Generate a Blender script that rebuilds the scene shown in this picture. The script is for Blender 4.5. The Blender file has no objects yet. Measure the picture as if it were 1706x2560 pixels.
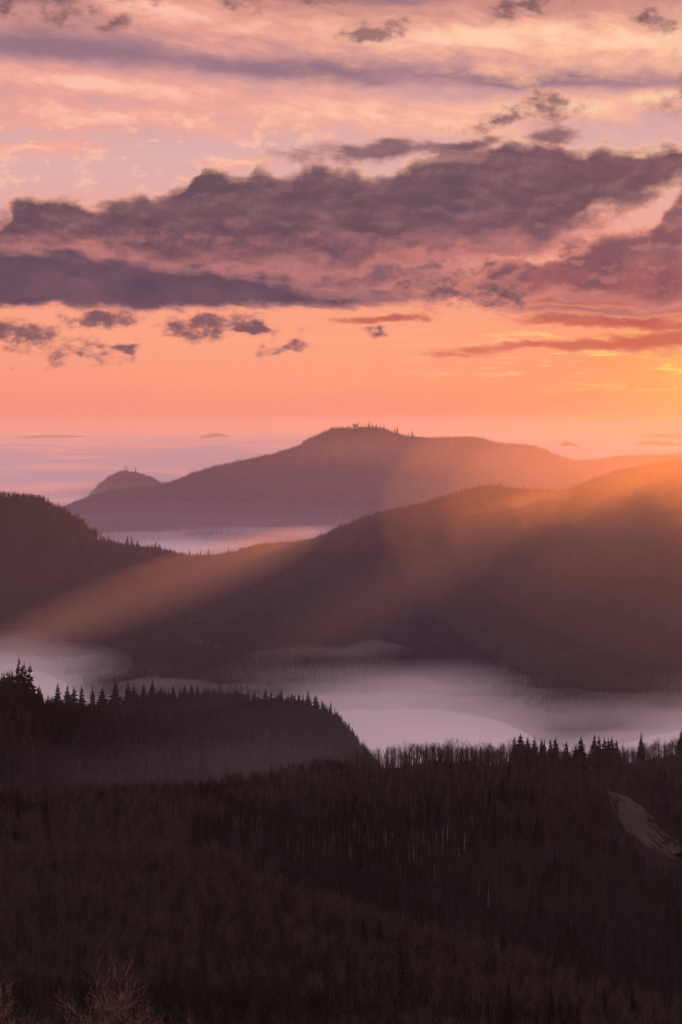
import bpy, math, random
import numpy as np
from mathutils import Vector, Matrix

S = bpy.context.scene
COL = S.collection
rng = random.Random(7)
nrng = np.random.default_rng(11)

# ------------------------------------------------------------------ camera
EYE, FPX, ALT = 422.0, 1991.0, 800.0           # horizon row, focal length in px of a 1024 px tall frame, camera altitude
cam_d = bpy.data.cameras.new('camera')
cam = bpy.data.objects.new('camera', cam_d)
COL.objects.link(cam)
cam.location = (0, 0, ALT)
cam.rotation_euler = (math.radians(90), 0, 0)
cam_d.sensor_fit = 'VERTICAL'
cam_d.sensor_height = 36.0
cam_d.lens = FPX / 1024 * 36
cam_d.shift_y = -(512 - EYE) / 1024
cam_d.clip_start = 0.5
cam_d.clip_end = 1000000
S.camera = cam

# ------------------------------------------------------------------ exposure, light settings
S.view_settings.view_transform = 'Standard'
S.view_settings.look = 'None'
S.view_settings.exposure = 0.0
S.view_settings.gamma = 1.0
S.view_settings.use_curve_mapping = False
S.cycles.max_bounces = 8
S.cycles.diffuse_bounces = 3
S.cycles.volume_bounces = 3
S.cycles.transparent_max_bounces = 16
S.cycles.use_denoising = True
S.cycles.sample_clamp_indirect = 4.0

SUN_AZ, SUN_EL = math.radians(12.6), math.radians(1.45)
SUN_DIR = Vector((math.sin(SUN_AZ) * math.cos(SUN_EL), math.cos(SUN_AZ) * math.cos(SUN_EL), math.sin(SUN_EL)))


def lin(r, g, b):
    f = lambda c: c / 12.92 if c <= 0.04045 else ((c + 0.055) / 1.055) ** 2.4
    return (f(r / 255), f(g / 255), f(b / 255), 1.0)


# ------------------------------------------------------------------ node expression helper
class E:
    nt = None

    def __init__(s, sock):
        s.s = sock

    @staticmethod
    def val(a, b=None, op='ADD', c=None, clamp=False):
        n = E.nt.nodes.new('ShaderNodeMath')
        n.operation = op
        n.use_clamp = clamp
        for i, v in enumerate((a, b, c)):
            if v is None:
                continue
            if isinstance(v, E):
                E.nt.links.new(v.s, n.inputs[i])
            else:
                n.inputs[i].default_value = v
        return E(n.outputs[0])

    def __add__(s, o): return E.val(s, o, 'ADD')
    __radd__ = __add__
    def __sub__(s, o): return E.val(s, o, 'SUBTRACT')
    def __rsub__(s, o): return E.val(o, s, 'SUBTRACT')
    def __mul__(s, o): return E.val(s, o, 'MULTIPLY')
    __rmul__ = __mul__
    def __truediv__(s, o): return E.val(s, o, 'DIVIDE')
    def min(s, o): return E.val(s, o, 'MINIMUM')
    def max(s, o): return E.val(s, o, 'MAXIMUM')
    def clamp(s): return E.val(s, 0.0, 'ADD', clamp=True)


def vmath(op, a, b=None):
    n = E.nt.nodes.new('ShaderNodeVectorMath')
    n.operation = op
    for i, v in enumerate((a, b)):
        if v is None:
            continue
        if isinstance(v, E):
            E.nt.links.new(v.s, n.inputs[i])
        else:
            n.inputs[i].default_value = v
    return E(n.outputs['Value' if op in ('LENGTH', 'DOT_PRODUCT') else 'Vector'])


def comb(x, y, z=0.0):
    n = E.nt.nodes.new('ShaderNodeCombineXYZ')
    for i, v in enumerate((x, y, z)):
        if isinstance(v, E):
            E.nt.links.new(v.s, n.inputs[i])
        else:
            n.inputs[i].default_value = v
    return E(n.outputs[0])


def noise(vec, scale, detail=5, rough=0.55, color=False, dist=0.0):
    n = E.nt.nodes.new('ShaderNodeTexNoise')
    n.inputs['Scale'].default_value = scale
    n.inputs['Detail'].default_value = detail
    n.inputs['Roughness'].default_value = rough
    n.inputs['Distortion'].default_value = dist
    if vec is not None:
        E.nt.links.new(vec.s, n.inputs['Vector'])
    return E(n.outputs['Color' if color else 'Fac'])


def smooth(x, lo, hi, a=0.0, b=1.0):
    n = E.nt.nodes.new('ShaderNodeMapRange')
    n.interpolation_type = 'SMOOTHSTEP'
    E.nt.links.new(x.s, n.inputs[0])
    for i, v in enumerate((lo, hi, a, b)):
        n.inputs[1 + i].default_value = v
    return E(n.outputs[0])


def mixc(fac, a, b, blend='MIX'):
    n = E.nt.nodes.new('ShaderNodeMix')
    n.data_type = 'RGBA'
    n.blend_type = blend
    ins = [i for i in n.inputs if i.enabled]
    for i, v in zip(ins, (fac, a, b)):
        if isinstance(v, E):
            E.nt.links.new(v.s, i)
        else:
            i.default_value = v
    return E([o for o in n.outputs if o.enabled][0])


def ramp(fac, stops):
    n = E.nt.nodes.new('ShaderNodeValToRGB')
    E.nt.links.new(fac.s, n.inputs[0])
    el = n.color_ramp.elements
    el[0].position, el[0].color = stops[0]
    el[1].position, el[1].color = stops[-1]
    for p, c in stops[1:-1]:
        e = el.new(p)
        e.color = c
    return E(n.outputs[0])


# ------------------------------------------------------------------ sky (world)
W = bpy.data.worlds.new('World')
S.world = W
W.use_nodes = True
E.nt = W.node_tree
for n in list(E.nt.nodes):
    E.nt.nodes.remove(n)
tc = E.nt.nodes.new('ShaderNodeTexCoord')
D = E(tc.outputs['Generated'])
sep = E.nt.nodes.new('ShaderNodeSeparateXYZ')
E.nt.links.new(D.s, sep.inputs[0])
dx, dy, dz = (E(o) for o in sep.outputs)
AZ = E.val(dx, dy, 'ARCTAN2')
EL = E.val(dz.max(-1.0).min(1.0), None, 'ARCSINE')
U = AZ * FPX + 341.0          # azimuth and elevation as angles, 1/1991 rad to the unit
V = EYE - EL * FPX


def stretch(k):
    return vmath('MULTIPLY', D, (1.0, 1.0, k))


wv = stretch(1.7)
w1 = vmath('SUBTRACT', noise(wv, 22, 3, 0.5, True), (0.5, 0.5, 0.5))
w2 = vmath('SUBTRACT', noise(wv, 85, 4, 0.55, True), (0.5, 0.5, 0.5))
P0 = comb(U, V)
P = vmath('ADD', P0, vmath('ADD', vmath('MULTIPLY', w1, (80, 40, 0)), vmath('MULTIPLY', w2, (24, 20, 0))))      # billowing
PS = vmath('ADD', P0, vmath('ADD', vmath('MULTIPLY', w1, (120, 22, 0)), vmath('MULTIPLY', w2, (26, 7, 0))))     # streaky
NF = noise(wv, 60, 9, 0.60)
NS = noise(comb(dx, dy, (dz + dx * 0.16) * 3.8), 34, 8, 0.58, dist=0.5)
NL = noise(stretch(2.2), 14, 5, 0.55)
NC = noise(wv, 150, 6, 0.6)


TOKEN = [None]


def blobs(vec, lst):
    """union of soft ellipses; evaluated one after the other (each waits for the last) to stay within the shader stack"""
    out = None
    for (u, v, a, b, sl) in lst:
        m = E.nt.nodes.new('ShaderNodeMapping')
        m.vector_type = 'TEXTURE'
        m.inputs['Location'].default_value = (u, v, 0)
        m.inputs['Rotation'].default_value = (0, 0, math.atan(sl))
        m.inputs['Scale'].default_value = (a, b, 1)
        vv = vec if TOKEN[0] is None else vmath('ADD', vec, TOKEN[0] * 1e-5)
        E.nt.links.new(vv.s, m.inputs['Vector'])
        l = vmath('LENGTH', E(m.outputs[0]))
        out = l if out is None else out.min(l)
        TOKEN[0] = out
    return 1.0 - out


def outline(u, pts):
    """height of a cloud edge as a curve over azimuth"""
    n = E.nt.nodes.new('ShaderNodeFloatCurve')
    c = n.mapping.curves[0]
    n.mapping.clip_max_x, n.mapping.clip_max_y = 1.0, 1.0
    q = [((x + 110) / 900.0, y / 450.0) for x, y in pts]
    c.points[0].location, c.points[1].location = q[0], q[-1]
    for x, y in q[1:-1]:
        c.points.new(x, y)
    for p_ in c.points:
        p_.handle_type = 'AUTO_CLAMPED'
    n.mapping.update()
    E.nt.links.new(((u + 110.0) / 900.0).s, n.inputs['Value'])
    return E(n.outputs[0]) * 450.0


def split(vec):
    n = E.nt.nodes.new('ShaderNodeSeparateXYZ')
    E.nt.links.new(vec.s, n.inputs[0])
    return E(n.outputs[0]), E(n.outputs[1])


def between(vec, top, bot, st, sb):
    u, v = split(vec)
    return ((v - outline(u, top)) / st).min((outline(u, bot) - v) / sb).min(1.0)


BANK_TOP = [(-110, 236), (-40, 232), (0, 224), (17, 217), (35, 197), (56, 198), (87, 203), (113, 198), (135, 193), (152, 190), (165, 197), (180, 187), (191, 184), (196, 171),
            (209, 166), (222, 171), (244, 177), (257, 171), (265, 165), (278, 169), (296, 177), (313, 170), (348, 167), (378, 174), (418, 169), (434, 164), (439, 151),
            (461, 146), (483, 148), (509, 142), (539, 145), (565, 147), (590, 154), (605, 151), (618, 144), (652, 141), (700, 146), (790, 150)]
BANK_BOT = [(-110, 250), (0, 253), (65, 258), (130, 263), (217, 272), (304, 274), (391, 267), (435, 262), (500, 256), (565, 243), (591, 229), (630, 217), (682, 198), (790, 176)]
BAND_TOP = [(-110, 238), (0, 242), (56, 245), (130, 252), (174, 259), (244, 267), (283, 273), (313, 281), (374, 289), (430, 300), (790, 302)]
BAND_BOT = [(-110, 306), (0, 309), (87, 311), (174, 313), (244, 309), (304, 309), (374, 307), (430, 301), (790, 290)]
RIGHT_TOP = [(-110, 300), (400, 300), (450, 284), (480, 272), (505, 258), (544, 261), (579, 244), (609, 231), (644, 224), (690, 196), (790, 186)]
RIGHT_BOT = [(-110, 280), (400, 286), (470, 300), (565, 303), (690, 310), (790, 312)]


LENS = [(370, 157, 78, 10, .0), (568, 141, 28, 9, 0)]
BARS = [(467, 291, 87.4, 16.8, 0), (12, 338, 94.1, 18.0, 0.13), (92, 320, 53.8, 10.8, 0.02), (205, 326, 53.8, 13.2, -0.08), (255, 329, 38.1, 7.2, 0.1), (128, 347, 20.2, 7.2, 0), (290, 347, 24.6, 6.0, 0), (367, 335, 12.3, 7.2, 0)]
SMALL = [(4, 8, 27.6, 14.9, 0), (55, 15, 36.8, 17.2, 0.2), (245, 9, 25.3, 13.8, 0.1), (160, 0, 34.5, 10.3, 0), (325, 0, 32.2, 11.5, 0), (368, 34, 36.8, 11.5, -0.15), (645, 33, 27.6, 10.3, 0.2), (684, 98, 23.0, 23.0, 0), (525, 14, 39.1, 11.5, -0.2), (548, 114, 39.1, 13.8, 0.05), (105, 32, 23.0, 6.9, -0.3), (500, 127, 39.1, 6.9, -0.1)]
WARM = [(590, 301, 85, 9, 0), (600, 322, 120, 9, .0), (680, 326, 80, 10, 0), (560, 348, 165, 8, -.03), (670, 342, 90, 16, 0), (380, 320, 60, 5, -.1)]
HIGHLIT = [(470, 44, 300, 24, .03), (620, 52, 200, 30, .0), (110, 92, 210, 17, .06), (330, 112, 210, 24, .10), (560, 112, 130, 16, -.02),
           (100, 122, 180, 16, .02), (190, 20, 150, 18, .1), (40, 152, 90, 8, 0), (240, 165, 50, 6, 0), (650, 105, 60, 10, 0)]
HIGHGREY = [(60, 8, 150, 12, .05), (330, 2, 120, 8, .05), (60, 54, 190, 20, .06), (300, 72, 200, 15, .06), (540, 84, 200, 13, .03)]

# clear-sky gradient by elevation
base = ramp((V + 300.0) / 740.0, [
    (0.0, lin(160, 172, 204)), (0.28, lin(180, 152, 166)), (0.405, lin(206, 142, 130)), (0.486, lin(196, 142, 146)),
    (0.56, lin(216, 162, 162)), (0.62, lin(224, 174, 172)), (0.68, lin(230, 170, 164)), (0.78, lin(244, 158, 134)), (0.87, lin(252, 164, 132)),
    (0.925, lin(255, 160, 126)), (0.965, lin(252, 146, 116)), (1.0, lin(240, 132, 114))])
# the physical sky adds its share of the twilight
sk = E.nt.nodes.new('ShaderNodeTexSky')
sk.sky_type = 'NISHITA'
sk.sun_disc = False
sk.sun_elevation = SUN_EL
sk.sun_rotation = SUN_AZ
sk.altitude = 800
sk.dust_density = 3.0
base = mixc(0.0012, base, E(sk.outputs[0]))
# sunward warmth
sdot = vmath('DOT_PRODUCT', D, tuple(SUN_DIR))
ang = E.val(sdot.min(1.0), None, 'ARCCOSINE') * FPX
glow_w = E.val(ang * (-1 / 200.0), None, 'EXPONENT')
glow_n = E.val(ang * (-1 / 34.0), None, 'EXPONENT')
elp = smooth(V, 250, 390)
base = mixc((glow_w * 1.35 * elp).clamp(), base, lin(255, 152, 82))
base = mixc((glow_n * 7.0).clamp(), base, lin(255, 212, 96))

base = mixc(smooth(U, 330, -60) * smooth(V, 330, 410) * 0.4, base, lin(246, 138, 124))
upper = smooth(V, 330, 200)
# broad thin cloud sheets, dull from below
hg = blobs(PS, HIGHGREY) + (NS - 0.5) * 1.3 + (NF - 0.5) * 0.5
sky = mixc((smooth(hg, -0.2, 0.8) * 0.85 * upper).clamp(), base, lin(142, 110, 128))
above = smooth(V, 20, -180)
hl = blobs(PS, HIGHLIT).max(above * (NL - 0.45) * 3.0 - (1.0 - above) * 1.0)
hl = hl + (NS - 0.5) * 2.0 + (NF - 0.5) * 1.1 + (NC - 0.5) * 0.35
hlm = smooth(hl, -0.45, 0.75)
lit_c = mixc(smooth(U, 60, 640), lin(242, 166, 150), lin(255, 188, 156))
lit_c = mixc(above * 0.5, lit_c, lin(214, 160, 160))
sky = mixc((hlm * 0.92 * upper).clamp(), sky, lit_c)
hot = smooth(hl, 0.35, 1.1)
sky = mixc((hot * 0.75 * upper).clamp(), sky, mixc(smooth(U, 60, 640), lin(255, 198, 176), lin(255, 214, 180)))
# scattered puffs in the pale gap above the bank
pf = smooth(NF + (NC - 0.5) * 0.3, 0.52, 0.66) * smooth(V, 105, 130) * smooth(V, 215, 185) * smooth(U, 420, 250)
sky = mixc((pf * 0.95).clamp(), sky, lin(250, 190, 168))
# faint ripples of cloud low over the horizon, near the sun
lown = noise(stretch(8.0), 44, 6, 0.6, dist=0.6)
lowm = smooth(lown, 0.52, 0.66) * smooth(U, 250, 640) * smooth(V, 320, 340) * smooth(V, 400, 375)
sky = mixc((lowm * 0.8).clamp(), sky, mixc(smooth(U, 430, 680), lin(255, 194, 140), lin(255, 226, 112)))
lows = smooth(noise(stretch(14.0), 16, 5, 0.6), 0.5, 0.7) * smooth(V, 372, 400) * smooth(U, 200, 600)
sky = mixc((lows * 0.35).clamp(), sky, lin(244, 128, 92))

# general cloud cover outside the charted part, so that the sky goes on
gen = (NL - 0.58) * 5.0
side = smooth(E.val(U - 341.0, None, 'ABSOLUTE'), 420, 700).max(smooth(V, -10, -180))
gen = gen * side - (1.0 - side) * 3.0
gen = gen - smooth(V, 300, 400) * 2.0


def dark_cloud(sky, field, lo, hi, body, rim, opac, rimw=0.22):
    a = smooth(field, lo, hi)
    core = smooth(field, lo + 0.04, hi + rimw)
    return mixc((a * opac).clamp(), sky, mixc(core, rim, body))


NU = noise(vmath('ADD', wv, (-0.0015, 0.0, 0.0055)), 60, 5, 0.55)
N5 = noise(wv, 60, 5, 0.55)
emb = (N5 - NU) * 7.0
el_up = smooth(emb, 0.0, 1.0)
el_dn = smooth(emb, 0.0, -1.0)
patch = smooth(noise(wv, 18, 3, 0.5), 0.42, 0.58)
lump = smooth(noise(wv, 42, 6, 0.55), 0.33, 0.66)
# pinkish veil hanging under the bank
VEIL = [(120, 246, 300, 30, .02), (240, 262, 340, 32, .02), (480, 262, 200, 34, 0), (330, 296, 130, 12, .0), (620, 290, 120, 30, 0)]
fv = blobs(PS, VEIL) + (NS - 0.5) * 1.3 + (NF - 0.5) * 0.7
vc = mixc(smooth(NF, 0.36, 0.62), lin(128, 88, 102), lin(160, 104, 110))
vc = mixc(smooth(U, 430, 700, 0, 0.55), vc, lin(216, 116, 100))
vc = mixc(smooth(U, 400, 520) * smooth(V, 290, 262) * smooth(NF, 0.4, 0.6) * 0.8, vc, lin(255, 176, 152))
sky = mixc((smooth(fv, -0.4, 0.35) * 0.95).clamp(), sky, vc)
# warm low bars
fw = blobs(PS, WARM) + (NS - 0.5) * 1.3 + (NF - 0.5) * 0.7
bw = mixc(smooth(V, 285, 350), lin(146, 84, 90), lin(208, 98, 80))
bw = mixc(lump * 0.3, bw, lin(226, 130, 108))
sky = dark_cloud(sky, fw, -0.1, 0.5, bw, lin(255, 158, 122), 0.92)
# the second bank on the right
f2 = between(P, RIGHT_TOP, RIGHT_BOT, 15.0, 24.0) + (NF - 0.5) * 1.1 + (NS - 0.5) * 0.6
b2 = mixc(smooth(V, 200, 290), mixc(lump, lin(118, 82, 94), lin(150, 102, 108)), mixc(lump, lin(130, 82, 94), lin(164, 96, 98)))
b2 = mixc(el_up * 0.4, b2, lin(204, 126, 118))
sky = dark_cloud(sky, f2, -0.25, 0.40, b2, lin(230, 142, 126), 0.95, 0.40)
# the great bank
fb = between(P, BANK_TOP, BANK_BOT, 18.0, 36.0).max(gen * 0.5) + (NF - 0.5) * 1.5 + (NC - 0.5) * 0.35
low = smooth(V + (NF - 0.5) * 90.0, 205, 275)
bb = mixc(low, mixc(lump, lin(98, 74, 88), lin(120, 87, 98)), mixc(lump, lin(116, 81, 94), lin(150, 98, 106)))
bb = mixc(smooth(U, 420, 700, 0, 0.45), bb, lin(136, 86, 94))
bb = mixc(el_up * 0.24, bb, mixc(low, lin(168, 116, 118), lin(214, 138, 128)))
bb = mixc(el_dn * 0.38, bb, lin(90, 66, 82))
lit_edge = mixc(smooth(V, 170, 250), lin(255, 190, 160), lin(226, 138, 126))
lit_edge = mixc(patch * 0.5, lit_edge, lin(176, 122, 124))
sky = dark_cloud(sky, fb, -0.22, 0.30, bb, lit_edge, 0.97, 0.42)
fl = blobs(PS, [(375, 156, 100, 13, .0), (566, 141, 34, 11, 0), (440, 150, 60, 8, -.1)]) + (NS - 0.5) * 1.6 + (NF - 0.5) * 1.2
sky = dark_cloud(sky, fl, -0.2, 0.6, mixc(lump, lin(110, 80, 92), lin(136, 98, 106)), lin(214, 150, 140), 0.88)
# smooth dark bars and small scraps
fs = between(PS, BAND_TOP, BAND_BOT, 22.0, 14.0) + (NS - 0.5) * 1.3 + (NF - 0.5) * 1.2
bd = mixc(lump, lin(88, 69, 88), lin(108, 80, 95))
sky = dark_cloud(sky, fs, -0.2, 0.55, bd, lin(190, 124, 124), 0.96)
fs = blobs(P, BARS) * 0.8 + (NF - 0.5) * 2.5 + (NC - 0.5) * 1.1 + (NS - 0.5) * 0.8
sky = dark_cloud(sky, fs, -0.2, 0.6, mixc(0.25, bd, lin(150, 94, 100)), lin(222, 140, 126), 0.93)
fm = blobs(P, SMALL) * 0.75 + (NF - 0.5) * 2.6 + (NC - 0.5) * 1.5 + (NS - 0.5) * 0.8
sky = dark_cloud(sky, fm, -0.45, 0.7, mixc(lump, lin(112, 82, 90), lin(146, 104, 106)), lin(200, 140, 132), 0.90)
# below the horizon the dome is plain
sky = mixc(smooth(V, EYE + 20, EYE + 60), sky, lin(190, 112, 112))
bg = E.nt.nodes.new('ShaderNodeBackground')
E.nt.links.new(sky.s, bg.inputs[0])
bg.inputs[1].default_value = 1.0
wo = E.nt.nodes.new('ShaderNodeOutputWorld')
E.nt.links.new(bg.outputs[0], wo.inputs[0])
W.cycles.sampling_method = 'MANUAL'
W.cycles.sample_map_resolution = 1024

# ------------------------------------------------------------------ sun
sun_d = bpy.data.lights.new('sun', 'SUN')
sun_d.energy = 2.0
sun_d.angle = math.radians(0.5)
sun_d.color = (1.0, 0.32, 0.06)
sun = bpy.data.objects.new('sun', sun_d)
COL.objects.link(sun)
sun.location = (2000, 3000, ALT + 500)
sun.rotation_euler = SUN_DIR.to_track_quat('Z', 'Y').to_euler()


# ------------------------------------------------------------------ materials
def material(name):
    m = bpy.data.materials.new(name)
    m.use_nodes = True
    E.nt = m.node_tree
    b = m.node_tree.nodes['Principled BSDF']
    return m, b


def simple(name, c1, c2, scale=0.4, rough=0.9, spec=0.1, obj_rand=0.0):
    m, b = material(name)
    tcn = E.nt.nodes.new('ShaderNodeTexCoord')
    c = mixc(smooth(noise(E(tcn.outputs['Object']), scale, 4), 0.35, 0.65), (*c1, 1), (*c2, 1))
    if obj_rand:
        oi = E.nt.nodes.new('ShaderNodeObjectInfo')
        hsv = E.nt.nodes.new('ShaderNodeHueSaturation')
        E.nt.links.new((E(oi.outputs['Random']) * (2 * obj_rand) + (1 - obj_rand)).s, hsv.inputs['Value'])
        E.nt.links.new(c.s, hsv.inputs['Color'])
        c = E(hsv.outputs[0])
    E.nt.links.new(c.s, b.inputs['Base Color'])
    b.inputs['Roughness'].default_value = rough
    b.inputs['Specular IOR Level'].default_value = spec
    return m


def volume(name, color, density, aniso, absorb=None):
    m, b = material(name)
    E.nt.nodes.remove(b)
    v = E.nt.nodes.new('ShaderNodeVolumePrincipled')
    v.inputs['Color'].default_value = (*color, 1)
    v.inputs['Density'].default_value = density
    v.inputs['Anisotropy'].default_value = aniso
    if absorb:
        v.inputs['Absorption Color'].default_value = (*absorb, 1)
    out = [n for n in E.nt.nodes if n.type == 'OUTPUT_MATERIAL'][0]
    E.nt.links.new(v.outputs[0], out.inputs['Volume'])
    return m


M_FLOOR = simple('forest_floor', (.010, .008, .008), (.018, .014, .013), 0.02)
M_FLOOR_FAR = simple('far_forest_floor', (.012, .011, .011), (.022, .018, .018), 0.006)
M_MEADOW = simple('frosted_meadow', (.052, .040, .037), (.074, .058, .053), 0.02)
M_BARK = simple('bare_wood', (.032, .026, .025), (.065, .052, .050), 0.8, obj_rand=0.55)
M_TWIG = simple('bare_twigs', (.016, .012, .012), (.027, .020, .019), 0.6, obj_rand=0.4)  # dark twig copy; carries the shade of the hollow and the lowest trees
M_FOLDLIT = simple('fold_lit_wood', (.044, .034, .033), (.072, .057, .054), 0.8, obj_rand=0.35)  # paler wood copy; open-sky light on the fold put into the colour
M_BROWN = simple('brown_twigs', (.064, .049, .047), (.108, .083, .079), 0.6, obj_rand=0.4)  # paler twig copy; puts open-sky light on fold and ridge into colour
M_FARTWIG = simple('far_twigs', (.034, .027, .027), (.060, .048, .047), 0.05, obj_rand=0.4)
M_STEM = simple('pale_stem', (.085, .068, .064), (.15, .12, .113), 0.8, obj_rand=0.5)
M_BIRCH = simple('birch_bark', (.40, .34, .31), (.22, .18, .16), 1.5)
M_NEEDLE = simple('spruce_needles', (.009, .011, .009), (.019, .022, .016), 0.5, obj_rand=0.35)
M_SBARK = simple('spruce_bark', (.045, .032, .025), (.07, .05, .04), 0.8)
M_STONE = simple('old_stone', (.20, .17, .15), (.32, .28, .25), 0.15)
M_PLASTER = simple('church_plaster', (.62, .52, .46), (.70, .60, .54), 0.1)
M_TILES = simple('dark_roof', (.07, .045, .04), (.11, .07, .06), 0.3)
M_DARK = simple('window_dark', (.02, .02, .02), (.03, .03, .03), 0.3)
M_RED_TWIG = simple('budding_twigs', (.030, .022, .020), (.40, .24, .19), 2.6)

m, b = material('fog_surface')
tcn = E.nt.nodes.new('ShaderNodeTexCoord')
b.inputs['Base Color'].default_value = (.97, .95, .96, 1)
b.inputs['Roughness'].default_value = 1.0
b.inputs['Specular IOR Level'].default_value = 0.0
b.inputs['Sheen Weight'].default_value = 1.0
b.inputs['Sheen Roughness'].default_value = 0.6
M_FOG = m

m, b = material('fog_sea_surface')
b.inputs['Base Color'].default_value = (.95, .80, .78, 1)
b.inputs['Roughness'].default_value = 1.0
b.inputs['Specular IOR Level'].default_value = 0.0
gl = E.nt.nodes.new('ShaderNodeBsdfGlossy')
gl.inputs['Color'].default_value = (.97, .86, .84, 1)
gl.inputs['Roughness'].default_value = 0.62
mx = E.nt.nodes.new('ShaderNodeMixShader')
mx.inputs[0].default_value = 0.45
E.nt.links.new(b.outputs[0], mx.inputs[1])
E.nt.links.new(gl.outputs[0], mx.inputs[2])
E.nt.links.new(mx.outputs[0], [n for n in E.nt.nodes if n.type == 'OUTPUT_MATERIAL'][0].inputs['Surface'])
M_FOGSEA = m

V_HAZE = volume('haze_air', (.93, .78, .78), 1.0e-5, 0.45)
V_SOFT = volume('fog_top', (.995, .985, .99), 0.0022, 0.4)
V_FOG = volume('fog_mantle', (.998, .99, .995), 0.0055, 0.4)
V_MIST = volume('valley_mist', (.94, .88, .93), 0.0004, 0.4)
V_BAND = volume('mist_layer', (.92, .85, .92), 0.00010, 0.4)


# ------------------------------------------------------------------ object helpers
def tag(o, label=None, cat=None, group=None, kind=None):
    if label: o['label'] = label
    if cat: o['category'] = cat
    if group: o['group'] = group
    if kind: o['kind'] = kind
    return o


def mesh(name, verts, faces, mats, midx=None, smooth_=False):
    me = bpy.data.meshes.new(name)
    me.from_pydata([tuple(v) for v in verts], [], [tuple(f) for f in faces])
    for m_ in (mats if isinstance(mats, (list, tuple)) else [mats]):
        me.materials.append(m_)
    if midx is not None:
        me.polygons.foreach_set('material_index', np.asarray(midx, dtype=np.int32))
    if smooth_:
        me.polygons.foreach_set('use_smooth', np.ones(len(me.polygons), dtype=bool))
    me.update()
    return me


def add(name, me, parent=None, loc=(0, 0, 0), rz=0.0, sc=1.0):
    o = bpy.data.objects.new(name, me)
    COL.objects.link(o)
    o.location = loc
    o.rotation_euler = (0, 0, rz)
    o.scale = (sc, sc, sc) if not isinstance(sc, tuple) else sc
    if parent: o.parent = parent
    return o


# ------------------------------------------------------------------ numpy noise
_perm = nrng.permutation(4096)
_gx, _gy = np.cos(np.arange(4096) * 2.399963), np.sin(np.arange(4096) * 2.399963)


def perlin(x, y):
    xi, yi = np.floor(x).astype(np.int64), np.floor(y).astype(np.int64)
    xf, yf = x - xi, y - yi

    def g(i, j, fx, fy):
        h = _perm[(_perm[(xi + i) & 4095] + yi + j) & 4095]
        return _gx[h] * fx + _gy[h] * fy
    u, v = xf ** 3 * (xf * (xf * 6 - 15) + 10), yf ** 3 * (yf * (yf * 6 - 15) + 10)
    a = g(0, 0, xf, yf) * (1 - u) + g(1, 0, xf - 1, yf) * u
    c = g(0, 1, xf, yf - 1) * (1 - u) + g(1, 1, xf - 1, yf - 1) * u
    return (a * (1 - v) + c * v) * 1.4


def fbm(x, y, oct_=5, gain=0.5, ridged=False):
    s, a = np.zeros_like(x), 1.0
    for k in range(oct_):
        n = perlin(x * 2 ** k + 17.3 * k, y * 2 ** k - 9.1 * k)
        s += a * ((0.5 - np.abs(n)) if ridged else n)
        a *= gain
    return s


def pchip(xk, yk, x):
    """monotone cubic through knots; yk may be 2-D (knots, columns); x is (n,)"""
    xk = np.asarray(xk, float)
    yk = np.asarray(yk, float)
    h = np.diff(xk)
    sh = (-1,) + (1,) * (yk.ndim - 1)
    d = np.diff(yk, axis=0) / h.reshape(sh)
    m_ = np.zeros_like(yk)
    m_[0], m_[-1] = d[0], d[-1]
    p = d[:-1] * d[1:]
    w1_, w2_ = (2 * h[1:] + h[:-1]).reshape(sh), (h[1:] + 2 * h[:-1]).reshape(sh)
    with np.errstate(divide='ignore', invalid='ignore'):
        hm = (w1_ + w2_) / (w1_ / d[:-1] + w2_ / d[1:])
    m_[1:-1] = np.where(p > 0, hm, 0)
    i = np.clip(np.searchsorted(xk, x) - 1, 0, len(h) - 1)
    t = (x - xk[i]) / h[i]
    hh = h[i].reshape((-1,) + (1,) * (yk.ndim - 1))
    t = t.reshape(hh.shape)
    return ((2 * t ** 3 - 3 * t ** 2 + 1) * yk[i] + (t ** 3 - 2 * t ** 2 + t) * hh * m_[i]
            + (-2 * t ** 3 + 3 * t ** 2) * yk[i + 1] + (t ** 3 - t ** 2) * hh * m_[i + 1])


def world(px, D_, z):
    dd = (np.maximum(D_, 0) ** 4 + 250.0 ** 4) ** 0.25
    return (px - 341) / FPX * dd, D_, z


def ydrop(y, D_):
    return -(y - EYE) / FPX * D_


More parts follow.
